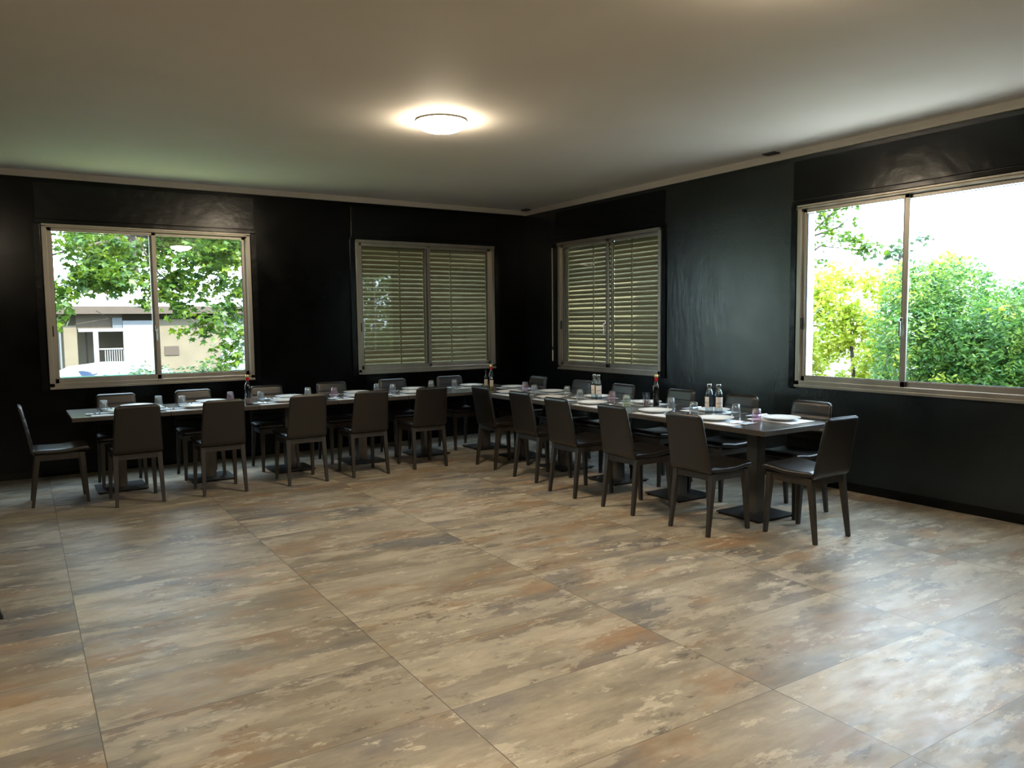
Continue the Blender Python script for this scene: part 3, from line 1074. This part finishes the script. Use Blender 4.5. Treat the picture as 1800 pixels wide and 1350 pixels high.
farB = list(zip([-1.42, -2.217, -3.035, -3.791, -4.64, -5.364], [-1.893 + .02, -2.685, -3.434, -4.257, -5.008, -5.60], ['pink', 'clear', 'pink', 'smoke', 'smoke', 'clear']))
for i, (py, gy, tn) in enumerate(farB):
    if i == 5:
        put('mat', (-1.165, py + 0.01, TT), PI / 2 + .05, 'white paper placemat ' + posB_far[i])
        put('plate', (-1.17, py, TT + 0.0045), 0, 'round white dinner plate ' + posB_far[i])
        put('napkin', (-1.14, py + 0.24, TT + 0.0042), 0.04, 'pale napkin under cutlery ' + posB_far[i])
        put('fork', (-1.14, py + 0.215, TT + 0.0110), PI / 2 + .06, 'steel fork on the napkin ' + posB_far[i])
        put('knife', (-1.13, py + 0.262, TT + 0.0115), PI / 2 - .04, 'steel knife on the napkin ' + posB_far[i])
    else:
        setting(-1.165, py, -1.29, gy, -1.155, py + (0.05 if i else -0.02), -1.15, py + (0.235 if i else -0.22), PI / 2, tn, posB_far[i], rs.uniform(-0.06, 0.06))


# ------------------------------------------------------------------ bottles
def text_mesh(name, body, size, mat, parent, bend_r, z, ang0=0.0):
    """lettering wrapped round a cylinder of radius bend_r, reading upright"""
    cu = bpy.data.curves.new(name, 'FONT')
    cu.body = body
    cu.size = size
    cu.align_x = 'CENTER'
    cu.extrude = 0.0
    o = bpy.data.objects.new(name, cu)
    COL.objects.link(o)
    dg = bpy.context.evaluated_depsgraph_get()
    me = bpy.data.meshes.new_from_object(o.evaluated_get(dg))
    bpy.data.objects.remove(o)
    for v in me.vertices:
        a = ang0 + v.co.x / bend_r
        zz = z + v.co.y
        v.co = Vector((bend_r * math.sin(a), -bend_r * math.cos(a), zz))
    me.materials.clear()
    me.materials.append(mat)
    ob = bpy.data.objects.new(name, me)
    COL.objects.link(ob)
    ob.parent = parent
    return ob


def arc_label(r, z0, z1, a0, a1, n=14):
    vs, fs = [], []
    for k in range(n + 1):
        a = a0 + (a1 - a0) * k / n
        for rr_ in (r, r + 0.0006):
            vs.append((rr_ * math.sin(a), -rr_ * math.cos(a), z0)); vs.append((rr_ * math.sin(a), -rr_ * math.cos(a), z1))
    for k in range(n):
        b = 4 * k
        fs += [(b, b + 1, b + 5, b + 4), (b + 2, b + 6, b + 7, b + 3), (b, b + 4, b + 6, b + 2), (b + 1, b + 3, b + 7, b + 5)]
    fs += [(0, 2, 3, 1), (4 * n, 4 * n + 1, 4 * n + 3, 4 * n + 2)]
    return MB().add(vs, fs)


def water_bottle(label):
    b = thing('water_bottle', label, 'bottle', group='clear water bottles standing in pairs')
    r = 0.034
    MB().lathe([(0, 0), (r - .004, 0), (r, .004), (r, .150), (r - .004, .172), (.022, .190), (.0165, .198), (.0165, .205), (0.0145, .205), (.0145, .197),
                (.020, .188), (r - .006, .170), (r - .002, .148), (r - .002, .008), (0, .008)], 28).build('glass_body', M['bottle_clear'], b, True)
    MB().lathe([(0, .203), (.0185, .203), (.0190, .208), (.0190, .230), (.0175, .234), (0, .234)], 24).build('screw_cap', M['steel'], b, True)
    lb = arc_label(r + .0004, .058, .138, -0.95, 0.95).build('label', M['label'], b, True)
    arc_label(r + .0012, .066, .0675, -0.6, 0.6).build('label_line', M['ink'], lb)
    text_mesh('lettering', 'NATIVE', 0.0155, M['ink'], lb, r + .0014, .088)
    b.scale = (1, 1, 1.14)
    return b


def rz_to_cam(x, y):
    return math.atan2(CAMPOS[1] - y, CAMPOS[0] - x) + PI / 2


wb = water_bottle('clear water bottle, right one of the nearer pair, label facing out')
wb.location = (-1.315, -4.842, TT); wb.rotation_euler = (0, 0, rz_to_cam(-1.275, -4.806) + 0.25)
dup(wb, (-1.345, -4.765, TT), rz_to_cam(-1.30, -4.72) - 1.0, 'clear water bottle, left one of the nearer pair, label turned left')
dup(wb, (-1.325, -3.262, TT), rz_to_cam(-1.27, -3.18) + 0.05, 'clear water bottle, right one of the far pair, label facing out')
dup(wb, (-1.315, -3.185, TT), rz_to_cam(-1.25, -3.10) - 0.9, 'clear water bottle, left one of the far pair, partly hidden')


def wine_bottle(label):
    b = thing('vinegar_bottle', label, 'bottle', group='dark bottles with red neck and gold cap')
    r = 0.0285
    MB().lathe([(0, 0), (r - .004, 0), (r, .005), (r, .150), (r - .006, .172), (.0145, .190), (.0135, .198), (.0135, .212), (0, .212)], 28).build('glass_body', M['bottle_dark'], b, True)
    MB().lathe([(0, .200), (.0155, .200), (.0160, .204), (.0155, .228), (0, .228)], 20).build('red_neck_sleeve', M['red_cap'], b, True)
    MB().lathe([(0, .228), (.0165, .228), (.0168, .246), (.015, .250), (0, .250)], 20).build('gold_cap', M['gold'], b, True)
    lb = arc_label(r + .0004, .035, .125, -0.7, 0.7).build('label', M['bottle_dark'], b, True)
    for k, z in enumerate((.165, .150, .135)):
        arc_label(r + .0010, z - .012, z - .002, -1.5, -1.15, 4).build('light_stamp', M['label'], lb)
    b.scale = (1, 1, 1.19)
    return b


vb = wine_bottle('dark bottle with red neck and gold cap on the right row of tables')
vb.location = (-1.205, -3.972, TT); vb.rotation_euler = (0, 0, rz_to_cam(-1.2, -3.97))
dup(vb, (-1.44, -1.36, TT), rz_to_cam(-1.44, -1.36), 'dark bottle with red neck and gold cap on the corner table')
dup(vb, (-4.285, -1.21, TT), rz_to_cam(-4.28, -1.2), 'dark bottle with red neck standing behind the glass beaker on the left row')

# oil bottles near the corner and left row
ob = thing('oil_bottle', 'small clear oil bottle with black cap left of the red-necked bottle on the corner table', 'bottle')
ob.location = (-1.445, -1.245, TT); ob.rotation_euler = (0, 0, rz_to_cam(-1.44, -1.25))
MB().lathe([(0, 0), (.020, 0), (.023, .004), (.023, .105), (.019, .125), (.010, .145), (.0095, .165), (0, .165)], 24).build('glass_body', M['bottle_clear'], ob, True)
MB().lathe([(0, .003), (.0205, .003), (.0205, .060), (0, .060)], 20).build('oil', M['oil'], ob, True)
MB().lathe([(0, .160), (.012, .160), (.012, .190), (0, .192)], 16).build('cap', M['black_cap'], ob, True)
arc_label(.0234, .035, .098, -1.0, 1.0).build('label', M['label_beige'], ob)
ob.scale = (1, 1, 1.18)
o2 = dup(ob, (-1.475, -1.375 - 0.05, TT), rz_to_cam(-1.47, -1.42), 'small oil bottle standing in front of the red-necked bottle on the corner table')


def beaker(label, loc):
    b = thing('glass_beaker', label, 'glass', loc, rz_to_cam(loc[0], loc[1]), group='straight glass beakers holding sachets')
    MB().lathe([(0, 0), (.034, 0), (.0355, .002), (.0355, .140), (.0335, .140), (.0335, .008), (0, .008)], 28).build('glass_wall', M['bottle_clear'], b, True)
    s = thing('paper_sachets', None, None)
    bpy.data.objects.remove(s)
    q = MB()
    for k in range(5):
        a = k * 1.3
        x, y = 0.012 * math.cos(a), 0.012 * math.sin(a)
        q.box(x - .013, x + .013, y - .0015, y + .0015, .010, .055 + 0.006 * (k % 3))
    sc_ = q.build('paper_sachets', M['sachet'], None)
    sc_.location = loc
    tag(sc_, 'paper sachets standing inside the ' + label.split(' holding')[0], 'sachets', kind='stuff')
    return b


beaker('glass beaker on the right row beside the red-necked bottle', (-1.345, -3.99, TT))
beaker('glass beaker on the left row before the red-necked bottle', (-4.30, -1.285, TT))


# ------------------------------------------------------------------ outside
GZ = -0.85
gr = struct('ground_outside', MB().box(-60, 60, -60, 60, GZ - 0.1, GZ), M['drive'], 'pale ground outside the windows', 'ground')
struct('ground_bounce_terrace', MB().box(TH, 3.0, -24, 3.0, GZ, GZ + 0.012), M['terrace'], 'unseen pale terrace below the right windows, added to brighten the ceiling', 'terrace')  # added below the sill as a reflector for the ceiling
struct('ground_bounce_lawn', MB().box(-12, TH, TH, 3.9, GZ, GZ + 0.012), M['lawn'], 'unseen yellow-green lawn below the left window, added to tint the ceiling', 'lawn')  # out of view, added to bounce yellow-green light onto the ceiling

rng = np.random.default_rng(7)

MAPLE = np.array([(0, 0), (0.18, 0.10), (0.55, 0.02), (0.40, 0.30), (0.62, 0.62), (0.25, 0.55), (0.0, 1.05), (-0.25, 0.55), (-0.62, 0.62), (-0.40, 0.30), (-0.55, 0.02), (-0.18, 0.10)])
OVAL = np.array([(0, 0), (0.16, 0.25), (0.20, 0.5), (0.13, 0.8), (0, 1.05), (-0.13, 0.8), (-0.20, 0.5), (-0.16, 0.25)])


def leaves(name, mat, parent, centers, size, shape, tiltdown=0.5, flat=0.6):
    """one mesh of many single leaves standing at the given points"""
    n = len(centers)
    k = len(shape)
    s = size * rng.uniform(0.65, 1.25, n)
    # leaf axes: y axis = tip direction, hanging outward/down; normal roughly up
    az = rng.uniform(0, 2 * PI, n)
    dn = rng.uniform(-0.2, 1.0, n) * tiltdown
    tip = np.stack([np.cos(az) * np.cos(dn), np.sin(az) * np.cos(dn), -np.sin(dn)], 1)
    nrm = np.stack([rng.normal(0, flat, n), rng.normal(0, flat, n), np.ones(n)], 1)
    side = np.cross(tip, nrm); side /= np.linalg.norm(side, axis=1)[:, None]
    nn = np.cross(side, tip)
    V = (centers[:, None, :] + s[:, None, None] * (shape[None, :, 0, None] * side[:, None, :] + shape[None, :, 1, None] * tip[:, None, :]
         + (-0.25 * np.abs(shape[None, :, 0, None]) - 0.12 * shape[None, :, 1, None] ** 2) * nn[:, None, :]))
    V = V.reshape(-1, 3)
    # centre vertex fan
    Cc = centers + s[:, None] * 0.42 * tip
    allv = np.concatenate([V, Cc], 0)
    faces = []
    i0 = np.arange(n) * k
    for j in range(k):
        faces.append(np.stack([i0 + j, i0 + (j + 1) % k, n * k + np.arange(n)], 1))
    F = np.concatenate(faces, 0).astype(np.int32)
    me = bpy.data.meshes.new(name)
    me.vertices.add(len(allv)); me.vertices.foreach_set('co', allv.astype(np.float32).ravel())
    me.loops.add(F.size); me.loops.foreach_set('vertex_index', F.ravel())
    me.polygons.add(len(F)); me.polygons.foreach_set('loop_start', np.arange(0, F.size, 3, dtype=np.int32))
    me.polygons.foreach_set('loop_total', np.full(len(F), 3, dtype=np.int32))
    me.update(); me.validate()
    me.materials.append(mat)
    o = bpy.data.objects.new(name, me)
    COL.objects.link(o)
    if parent is not None: o.parent = parent
    return o


def blob_points(blobs, dens, shell=0.35):
    """blobs: (cx,cy,cz,rx,ry,rz); points clustered near the surface"""
    out = []
    for (cx, cy, cz, rx, ry, rz) in blobs:
        n = int(dens * (rx * ry + ry * rz + rx * rz))
        d = rng.normal(0, 1, (n, 3)); d /= np.linalg.norm(d, axis=1)[:, None]
        r = 1 - shell * rng.uniform(0, 1, n) ** 1.5
        r *= rng.uniform(0.9, 1.12, n)
        out.append(np.array([cx, cy, cz]) + d * r[:, None] * np.array([rx, ry, rz]))
    return np.concatenate(out, 0)


def branch_tree(root, trunk, boughs, mat=M['bark']):
    mb = MB()
    mb.tube(*trunk, 10)
    for pts, rad in boughs:
        mb.tube(pts, rad, 6)
    return mb.build('trunk', mat, root, True)


# maple in front of the left window
mp = thing('maple_tree', 'broad-leaved green tree filling the left window, branches hanging down at its right', 'tree', (0, 0, 0))
blobs = []
rb = np.random.default_rng(21)
for _ in range(26):
    x = rb.uniform(-6.8, -1.6)
    y = rb.uniform(3.6, 6.2)
    z = rb.uniform(3.1, 4.6)
    rr_ = rb.uniform(0.32, 0.6)
    blobs.append((x, y, z, rr_, rr_, rr_ * 0.55))
for _ in range(85):
    x = rb.uniform(-6.5, -2.3)
    y = rb.uniform(3.2, 4.9)
    z = rb.uniform(2.2, 3.35)
    rr_ = rb.uniform(0.22, 0.42)
    blobs.append((x, y, z, rr_, rr_, rr_ * 0.7))
# hanging boughs on the right half of the window
for (x, y, z, r) in ((-3.15, 3.6, 2.1, .34), (-3.35, 3.7, 1.85, .32), (-3.55, 3.7, 1.62, .30), (-3.75, 3.8, 1.45, .24), (-3.35, 3.5, 1.45, .28), (-3.45, 3.6, 1.22, .26),
                     (-3.3, 3.6, 1.05, .26), (-3.55, 3.5, 0.92, .24), (-3.1, 3.6, 1.35, .22), (-4.0, 3.8, 1.85, .30), (-4.25, 3.9, 2.05, .32), (-3.9, 3.9, 2.2, .34),
                     (-5.65, 3.6, 2.05, .30), (-5.75, 3.5, 1.85, .24), (-5.75, 3.5, 1.62, .16), (-4.95, 3.8, 2.2, .30), (-5.3, 3.7, 2.25, .28), (-4.55, 3.9, 1.95, .18), (-2.95, 3.8, 1.75, .3),
                     (-4.1, 3.7, 1.5, .14)):
    blobs.append((x, y, z, r, r, r * 0.75))
pts = blob_points(blobs, 300, 0.9)
leaves('foliage', M['leaf_maple'], mp, pts, 0.105, MAPLE, 0.9, 0.7)
branch_tree(mp, ([(-1.2, 5.2, GZ), (-1.35, 5.1, 0.6), (-1.6, 4.9, 2.2), (-2.2, 4.7, 3.6), (-3.2, 4.6, 4.6)], [.17, .14, .12, .09, .05]),
            [([(-1.6, 4.9, 2.0), (-2.6, 4.2, 1.95), (-3.4, 3.8, 1.72), (-3.9, 3.7, 1.5)], [.05, .03, .018, .008]),
             ([(-1.8, 4.9, 2.6), (-3.2, 4.5, 2.9), (-4.6, 4.2, 3.0), (-5.8, 4.0, 2.6)], [.07, .05, .035, .015]),
             ([(-2.6, 4.2, 1.95), (-3.1, 3.8, 1.4), (-3.45, 3.6, 0.95)], [.02, .012, .006]),
             ([(-4.6, 4.2, 3.0), (-4.3, 4.0, 2.4), (-3.9, 3.8, 2.0)], [.02, .014, .007]),
             ([(-5.2, 3.9, 1.8), (-5.05, 3.8, 1.68), (-5.5, 3.8, 1.60)], [.006, .006, .004])])

ht = thing('reflection_tree', 'thin unseen tree left of the leafy window, added to tint the wall reflection', 'tree', (0, 0, 0))  # unseen tree added to tone the window reflection on the polished wall
blobs = []
for _ in range(60):
    blobs.append((rb.uniform(-14.5, -7.6), rb.uniform(5.5, 8.0), rb.uniform(-0.2, 5.2), .75, .75, .6))
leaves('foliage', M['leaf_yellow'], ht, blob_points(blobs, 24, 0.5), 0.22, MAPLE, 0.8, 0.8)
MB().tube([(-10.5, 7, GZ), (-10.4, 7, 2), (-10.5, 7, 4.5)], [.22, .16, .06], 8).build('trunk', M['bark'], ht, True)

# pale background trees filling the gaps high behind the maple
bt = thing('background_tree', 'pale sunlit tree crown glimpsed high behind the maple', 'tree', (0, 0, 0))
blobs = [(rb.uniform(-9, 4), rb.uniform(22, 26), rb.uniform(5.0, 9), 1.8, 1.5, 1.4) for _ in range(16)]
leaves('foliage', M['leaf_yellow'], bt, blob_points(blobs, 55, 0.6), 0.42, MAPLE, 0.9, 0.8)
MB().tube([(-2, 24, GZ), (-2.2, 24, 4), (-2.0, 24, 7)], [.3, .22, .1], 8).build('trunk', M['bark'], bt, True)

# green screen fence with shrubs below the left window
fence = thing('garden_fence', 'low fence with teal green screening seen at the foot of the left window', 'fence', (0, 0, 0))
MB().box(-8.5, -0.8, 3.98, 4.0, GZ, 0.795).build('green_screen', M['net'], fence)
g = MB(); g.box(-8.5, -0.8, 3.965, 4.015, 0.79, 0.815); g.build('top_rail', M['net'], fence)
for x in (-7.6, -5.9, -4.2, -2.5, -0.9):
    MB().box(x - .025, x + .025, 4.0, 4.05, GZ, 0.83).build('post', M['house_grey'], fence)
sh = thing('shrub', 'leafy shrub growing over the green screen below the window middle', 'shrub', (0, 0, 0))
blobs = [(-4.75 + .16 * k, 3.50 + .1 * (k % 2), 0.74 + 0.07 * math.sin(k * 1.3), .24, .25, .24) for k in range(9)]
leaves('foliage', M['leaf_shrub'], sh, blob_points(blobs, 560, 0.7), 0.075, OVAL, 0.4, 1.0)
MB().tube([(-4.2, 3.55, GZ), (-4.25, 3.55, 0.6)], [.03, .015], 6).build('stem', M['bark'], sh, True)
s3 = thing('shrub', 'dark leafy shrub at the right margin of the left window', 'shrub', (0, 0, 0))
blobs = [(-2.75, 5.0, 1.15, .35, .3, .3), (-2.6, 5.0, 0.85, .3, .3, .3), (-2.5, 5.1, 1.4, .3, .3, .25)]
leaves('foliage', M['leaf_shrub'], s3, blob_points(blobs, 260, 0.8), 0.10, OVAL, 0.5, 1.0)
MB().tube([(-2.6, 5.0, GZ), (-2.65, 5.0, 1.0)], [.03, .015], 6).build('stem', M['bark'], s3, True)


# parked car behind the fence: side view, length along x
def car():
    c = thing('parked_car', 'white parked car with bluish windows behind the green screen', 'car', (-4.75, 8.0, GZ))
    hw = 0.86
    # body side outline (x,z) and cabin outline
    body = [(-2.15, .30), (-2.18, .62), (-2.05, .84), (-1.0, .98), (-0.2, 1.0), (1.2, 1.0), (1.95, .95), (2.12, .70), (2.12, .30)]
    cab = [(-1.35, .96, hw), (-1.0, 1.42, .70), (-0.6, 1.62, .62), (0.0, 1.69, .60), (0.6, 1.68, .61), (1.1, 1.54, .66), (1.6, 1.0, hw)]

    def prism(outl, w):
        n = len(outl)
        vs = [(x, -w, z) for x, z in outl] + [(x, w, z) for x, z in outl]
        fs = [tuple(range(n)), tuple(reversed(range(n, 2 * n)))] + [(i, (i + 1) % n, n + (i + 1) % n, n + i) for i in range(n)]
        return vs, fs
    b = MB(); b.add(*prism(body, hw)); b.build('body', M['car_paint'], c, True, 35)
    n = len(cab)
    vs = [(x, -w, z) for x, z, w in cab] + [(x, w, z) for x, z, w in cab]
    vs += [(cab[0][0], -hw, .95), (cab[-1][0], -hw, .95), (cab[0][0], hw, .95), (cab[-1][0], hw, .95)]
    fs = [(i, i + 1, n + i + 1, n + i) for i in range(n - 1)]
    fs += [tuple(range(n)) , tuple(reversed(range(n, 2 * n)))]
    MB().add(vs, fs).build('roof', M['car_paint'], c, True, 60)
    for s in (-1, 1):
        for x0, x1, t0, t1 in ((-1.05, 0.06, -0.66, 0.06), (0.14, 1.25, 0.14, 0.93)):
            def wq(x, z):
                w = hw - (z - 0.98) / 0.66 * (hw - 0.60)
                return (x, s * (w + 0.012), z)
            zt0 = 1.56 if x0 < 0 else 1.635
            zt1 = 1.635 if x0 < 0 else 1.545
            MB().add([wq(x0, 1.04), wq(x1, 1.04), wq(t1, zt1), wq(t0, zt0)], [(0, 1, 2, 3)]).build('side_window', M['car_glass'], c)
        for xw in (-1.35, 1.30):
            m_ = MB()
            m_.tube([(xw, s * (hw - .16), .31), (xw, s * (hw + .02), .31)], .31, 20)
            m_.build('wheel', M['rubber'], c, True)
    return c


car()


# house across the drive (plane of its front y = 14)
def house():
    h = thing('house', 'single-storey house with brown fascia and white veranda seen across the drive', 'house', (0, 14, GZ))
    Z = lambda z: z - GZ
    hb = MB()
    hb.box(-9.0, 4.0, 1.2, 6.0, 0, Z(1.92)); hb.build('house_wall', M['house_wall'], h)
    MB().box(-5.55, 5.0, -0.35, 6.2, Z(1.90), Z(2.10)).build('fascia', M['house_brown'], h)
    MB().hexa([(-5.4, -0.15, Z(2.10)), (5.0, -0.15, Z(2.10)), (5.0, 6.0, Z(2.10)), (-5.4, 6.0, Z(2.10))],
              [(-4.9, 2.0, Z(3.0)), (4.8, 2.0, Z(3.0)), (4.8, 4.0, Z(3.0)), (-4.9, 4.0, Z(3.0))]).build('roof', M['roof'], h)
    MB().box(-4.84, -3.76, 0.0, 0.06, Z(1.50), Z(1.90)).build('board_panel', M['house_board'], h)
    MB().box(-4.80, -3.70, -0.06, 0.06, Z(1.43), Z(1.52)).build('beam', M['house_white'], h)
    MB().box(-5.14, -4.83, 0.0, 0.10, 0, Z(1.60)).build('wall_pier', M['house_wall'], h)
    MB().box(-4.46, -4.34, -0.06, 0.06, 0, Z(1.43)).build('veranda_post', M['house_white'], h)
    MB().box(-3.74, -3.0, -0.05, 0.05, 0, Z(1.72)).build('white_screen_wall', M['house_white'], h)
    MB().box(-3.0, -1.2, -0.02, 0.06, 0, Z(1.75)).build('front_wall', M['house_wall'], h)
    MB().box(-1.2, 4.0, -0.02, 0.06, 0, Z(1.90)).build('front_wall', M['house_white'], h)
    MB().box(-2.72, -2.35, -0.05, -0.02, Z(0.75), Z(1.0)).build('small_window', M['house_brown'], h)
    MB().box(-3.99, -3.75, -0.05, 0.03, Z(1.50), Z(1.80)).build('vent_panel', M['house_grey'], h)
    for x in (-5.42, -5.32, -5.22):
        MB().box(x - .02, x + .02, 0, 0.05, 0, Z(1.75)).build('trellis_post', M['house_grey'], h)
    MB().box(-4.58, -4.53, 0.9, 0.95, 0, Z(1.43)).build('door_jamb', M['house_brown'], h)
    r = MB()
    r.box(-4.33, -3.75, -0.03, 0.03, Z(0.945), Z(0.985)); r.box(-4.33, -3.75, -0.03, 0.03, Z(0.58), Z(0.62))
    k = -4.20
    while k < -3.76:
        r.box(k, k + 0.022, -0.012, 0.012, Z(0.62), Z(0.945)); k += 0.055
    r.build('veranda_railing', M['house_white'], h)
    return h


house()

# right window: dense laurel hedge, sparse sunlit tree, yellow-green bush
hd = thing('laurel_hedge', 'dense green laurel hedge filling the right pane of the bright window', 'hedge', (0, 0, 0))
blobs = []
for k in range(60):
    y = rb.uniform(-9.0, -3.55)
    x = rb.uniform(3.3, 4.8)
    top = 2.58 + (y + 3.3) * 0.33 if y > -6 else 1.69
    top += rb.uniform(-0.12, 0.08)
    r = rb.uniform(0.35, 0.55)
    z = top - r * 0.8 - rb.uniform(0, 1) ** 1.2 * 1.6
    blobs.append((x, y, z, r, r, r))
for y in np.arange(-8.5, -3.45, 0.35):
    top = 2.58 + (y + 3.3) * 0.33 if y > -6 else 1.69
    for z in np.arange(0.1, top - 0.4, 0.45):
        blobs.append((3.6 + rb.uniform(-.15, .15), y, z + rb.uniform(-.1, .1), .38, .38, .38))
leaves('foliage', M['leaf_hedge'], hd, blob_points(blobs, 1700, 0.35), 0.068, OVAL, 0.8, 0.9)
ty = [(3.35 + rb.uniform(-.15, .3), rb.uniform(-8, -3.5), rb.uniform(0.2, 2.0), .16, .2, .13) for _ in range(26)]
leaves('yellow_shoots', M['leaf_yellow'], hd, blob_points(ty, 500, 0.9), 0.065, OVAL, 0.8, 0.9)
blobs = [(3.9 + rb.uniform(-.4, .4), y, z, .55, .6, .55) for y in np.arange(-20, -9, 0.7) for z in (0.2, 0.9, 1.6, 2.3, 3.0, 3.6)]
leaves('foliage', M['leaf_hedge'], hd, blob_points(blobs, 300, 0.35), 0.15, OVAL, 0.8, 0.9)
g = MB()
for y in (-8, -7, -6, -5, -4, -3.2):
    g.tube([(4.0, y, GZ), (4.0, y + .1, 0.4), (3.9, y, 1.3)], [.05, .04, .02], 6)
g.build('stems', M['bark'], hd, True)
MB().box(4.3, 4.6, -20, -3.8, GZ, 1.3).build('inner_blocker', M['bark'], hd)  # dark slab added inside the hedge to block bright see-through gaps

yb = thing('sunlit_bush', 'bright yellow-green sunlit bush in the left pane of the bright window', 'bush', (0, 0, 0))
blobs = []
for k in range(80):
    y = rb.uniform(-3.1, 0.3)
    x = rb.uniform(5.6, 6.4)
    z = rb.uniform(-0.3, 2.35)
    r = rb.uniform(0.2, 0.38)
    blobs.append((x, y, z, r, r, r))
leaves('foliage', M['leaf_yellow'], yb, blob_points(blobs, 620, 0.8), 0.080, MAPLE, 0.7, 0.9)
MB().tube([(6.0, -1.2, GZ), (6.0, -1.3, 0.5), (6.0, -1.2, 1.5)], [.05, .04, .02], 6).build('stem', M['bark'], yb, True)

st_ = thing('young_tree', 'sparse tree branches against the white sky in the bright window', 'tree', (0, 0, 0))
blobs = [(4.0, -2.0, 3.1, .25, .25, .2), (4.0, -2.2, 2.85, .25, .2, .2), (4.0, -2.45, 2.75, .3, .25, .15), (4.0, -2.7, 2.6, .25, .25, .15), (4.0, -2.25, 3.2, .2, .3, .12),
         (4.0, -2.6, 3.0, .12, .12, .2), (4.0, -2.9, 2.5, .14, .2, .10), (4.0, -1.9, 2.7, .2, .2, .15), (4.0, -1.7, 1.6, .3, .3, .3), (4.0, -2.0, 2.45, .2, .2, .1), (4.0, -2.1, 3.0, .3, .25, .25), (4.0, -1.9, 3.3, .3, .3, .2), (4.0, -2.55, 2.7, .3, .25, .2), (4.0, -2.75, 2.55, .25, .25, .15), (4.0, -1.75, 2.0, .2, .2, .3)]
leaves('foliage', M['leaf_maple'], st_, blob_points(blobs, 260, 0.95), 0.075, MAPLE, 0.8, 0.8)
branch_tree(st_, ([(4.3, -0.9, GZ), (4.25, -1.0, 1.0), (4.2, -1.3, 2.2), (4.1, -1.7, 2.8), (4.0, -2.3, 3.2)], [.08, .06, .045, .025, .008]),
            [([(4.15, -1.45, 2.4), (4.0, -2.0, 2.65), (4.0, -2.9, 2.5)], [.02, .012, .004]), ([(4.1, -1.7, 2.8), (4.0, -2.3, 2.9), (4.0, -2.6, 3.1)], [.02, .01, .004])])

fp = thing('far_tree', 'grey-green treetop peeking above the hedge beside the window mullion', 'tree', (0, 0, 0))
blobs = [(9.0, -0.35, 2.95, .35, .3, .25), (9.0, -0.75, 3.15, .25, .2, .15), (9.0, 0.0, 2.9, .2, .3, .3)]
leaves('foliage', M['leaf_shrub'], fp, blob_points(blobs, 130, 0.9), 0.13, MAPLE, 0.8, 0.8)
MB().tube([(9, -0.3, GZ), (9, -0.3, 2.9)], [.1, .03], 6).build('trunk', M['bark'], fp, True)
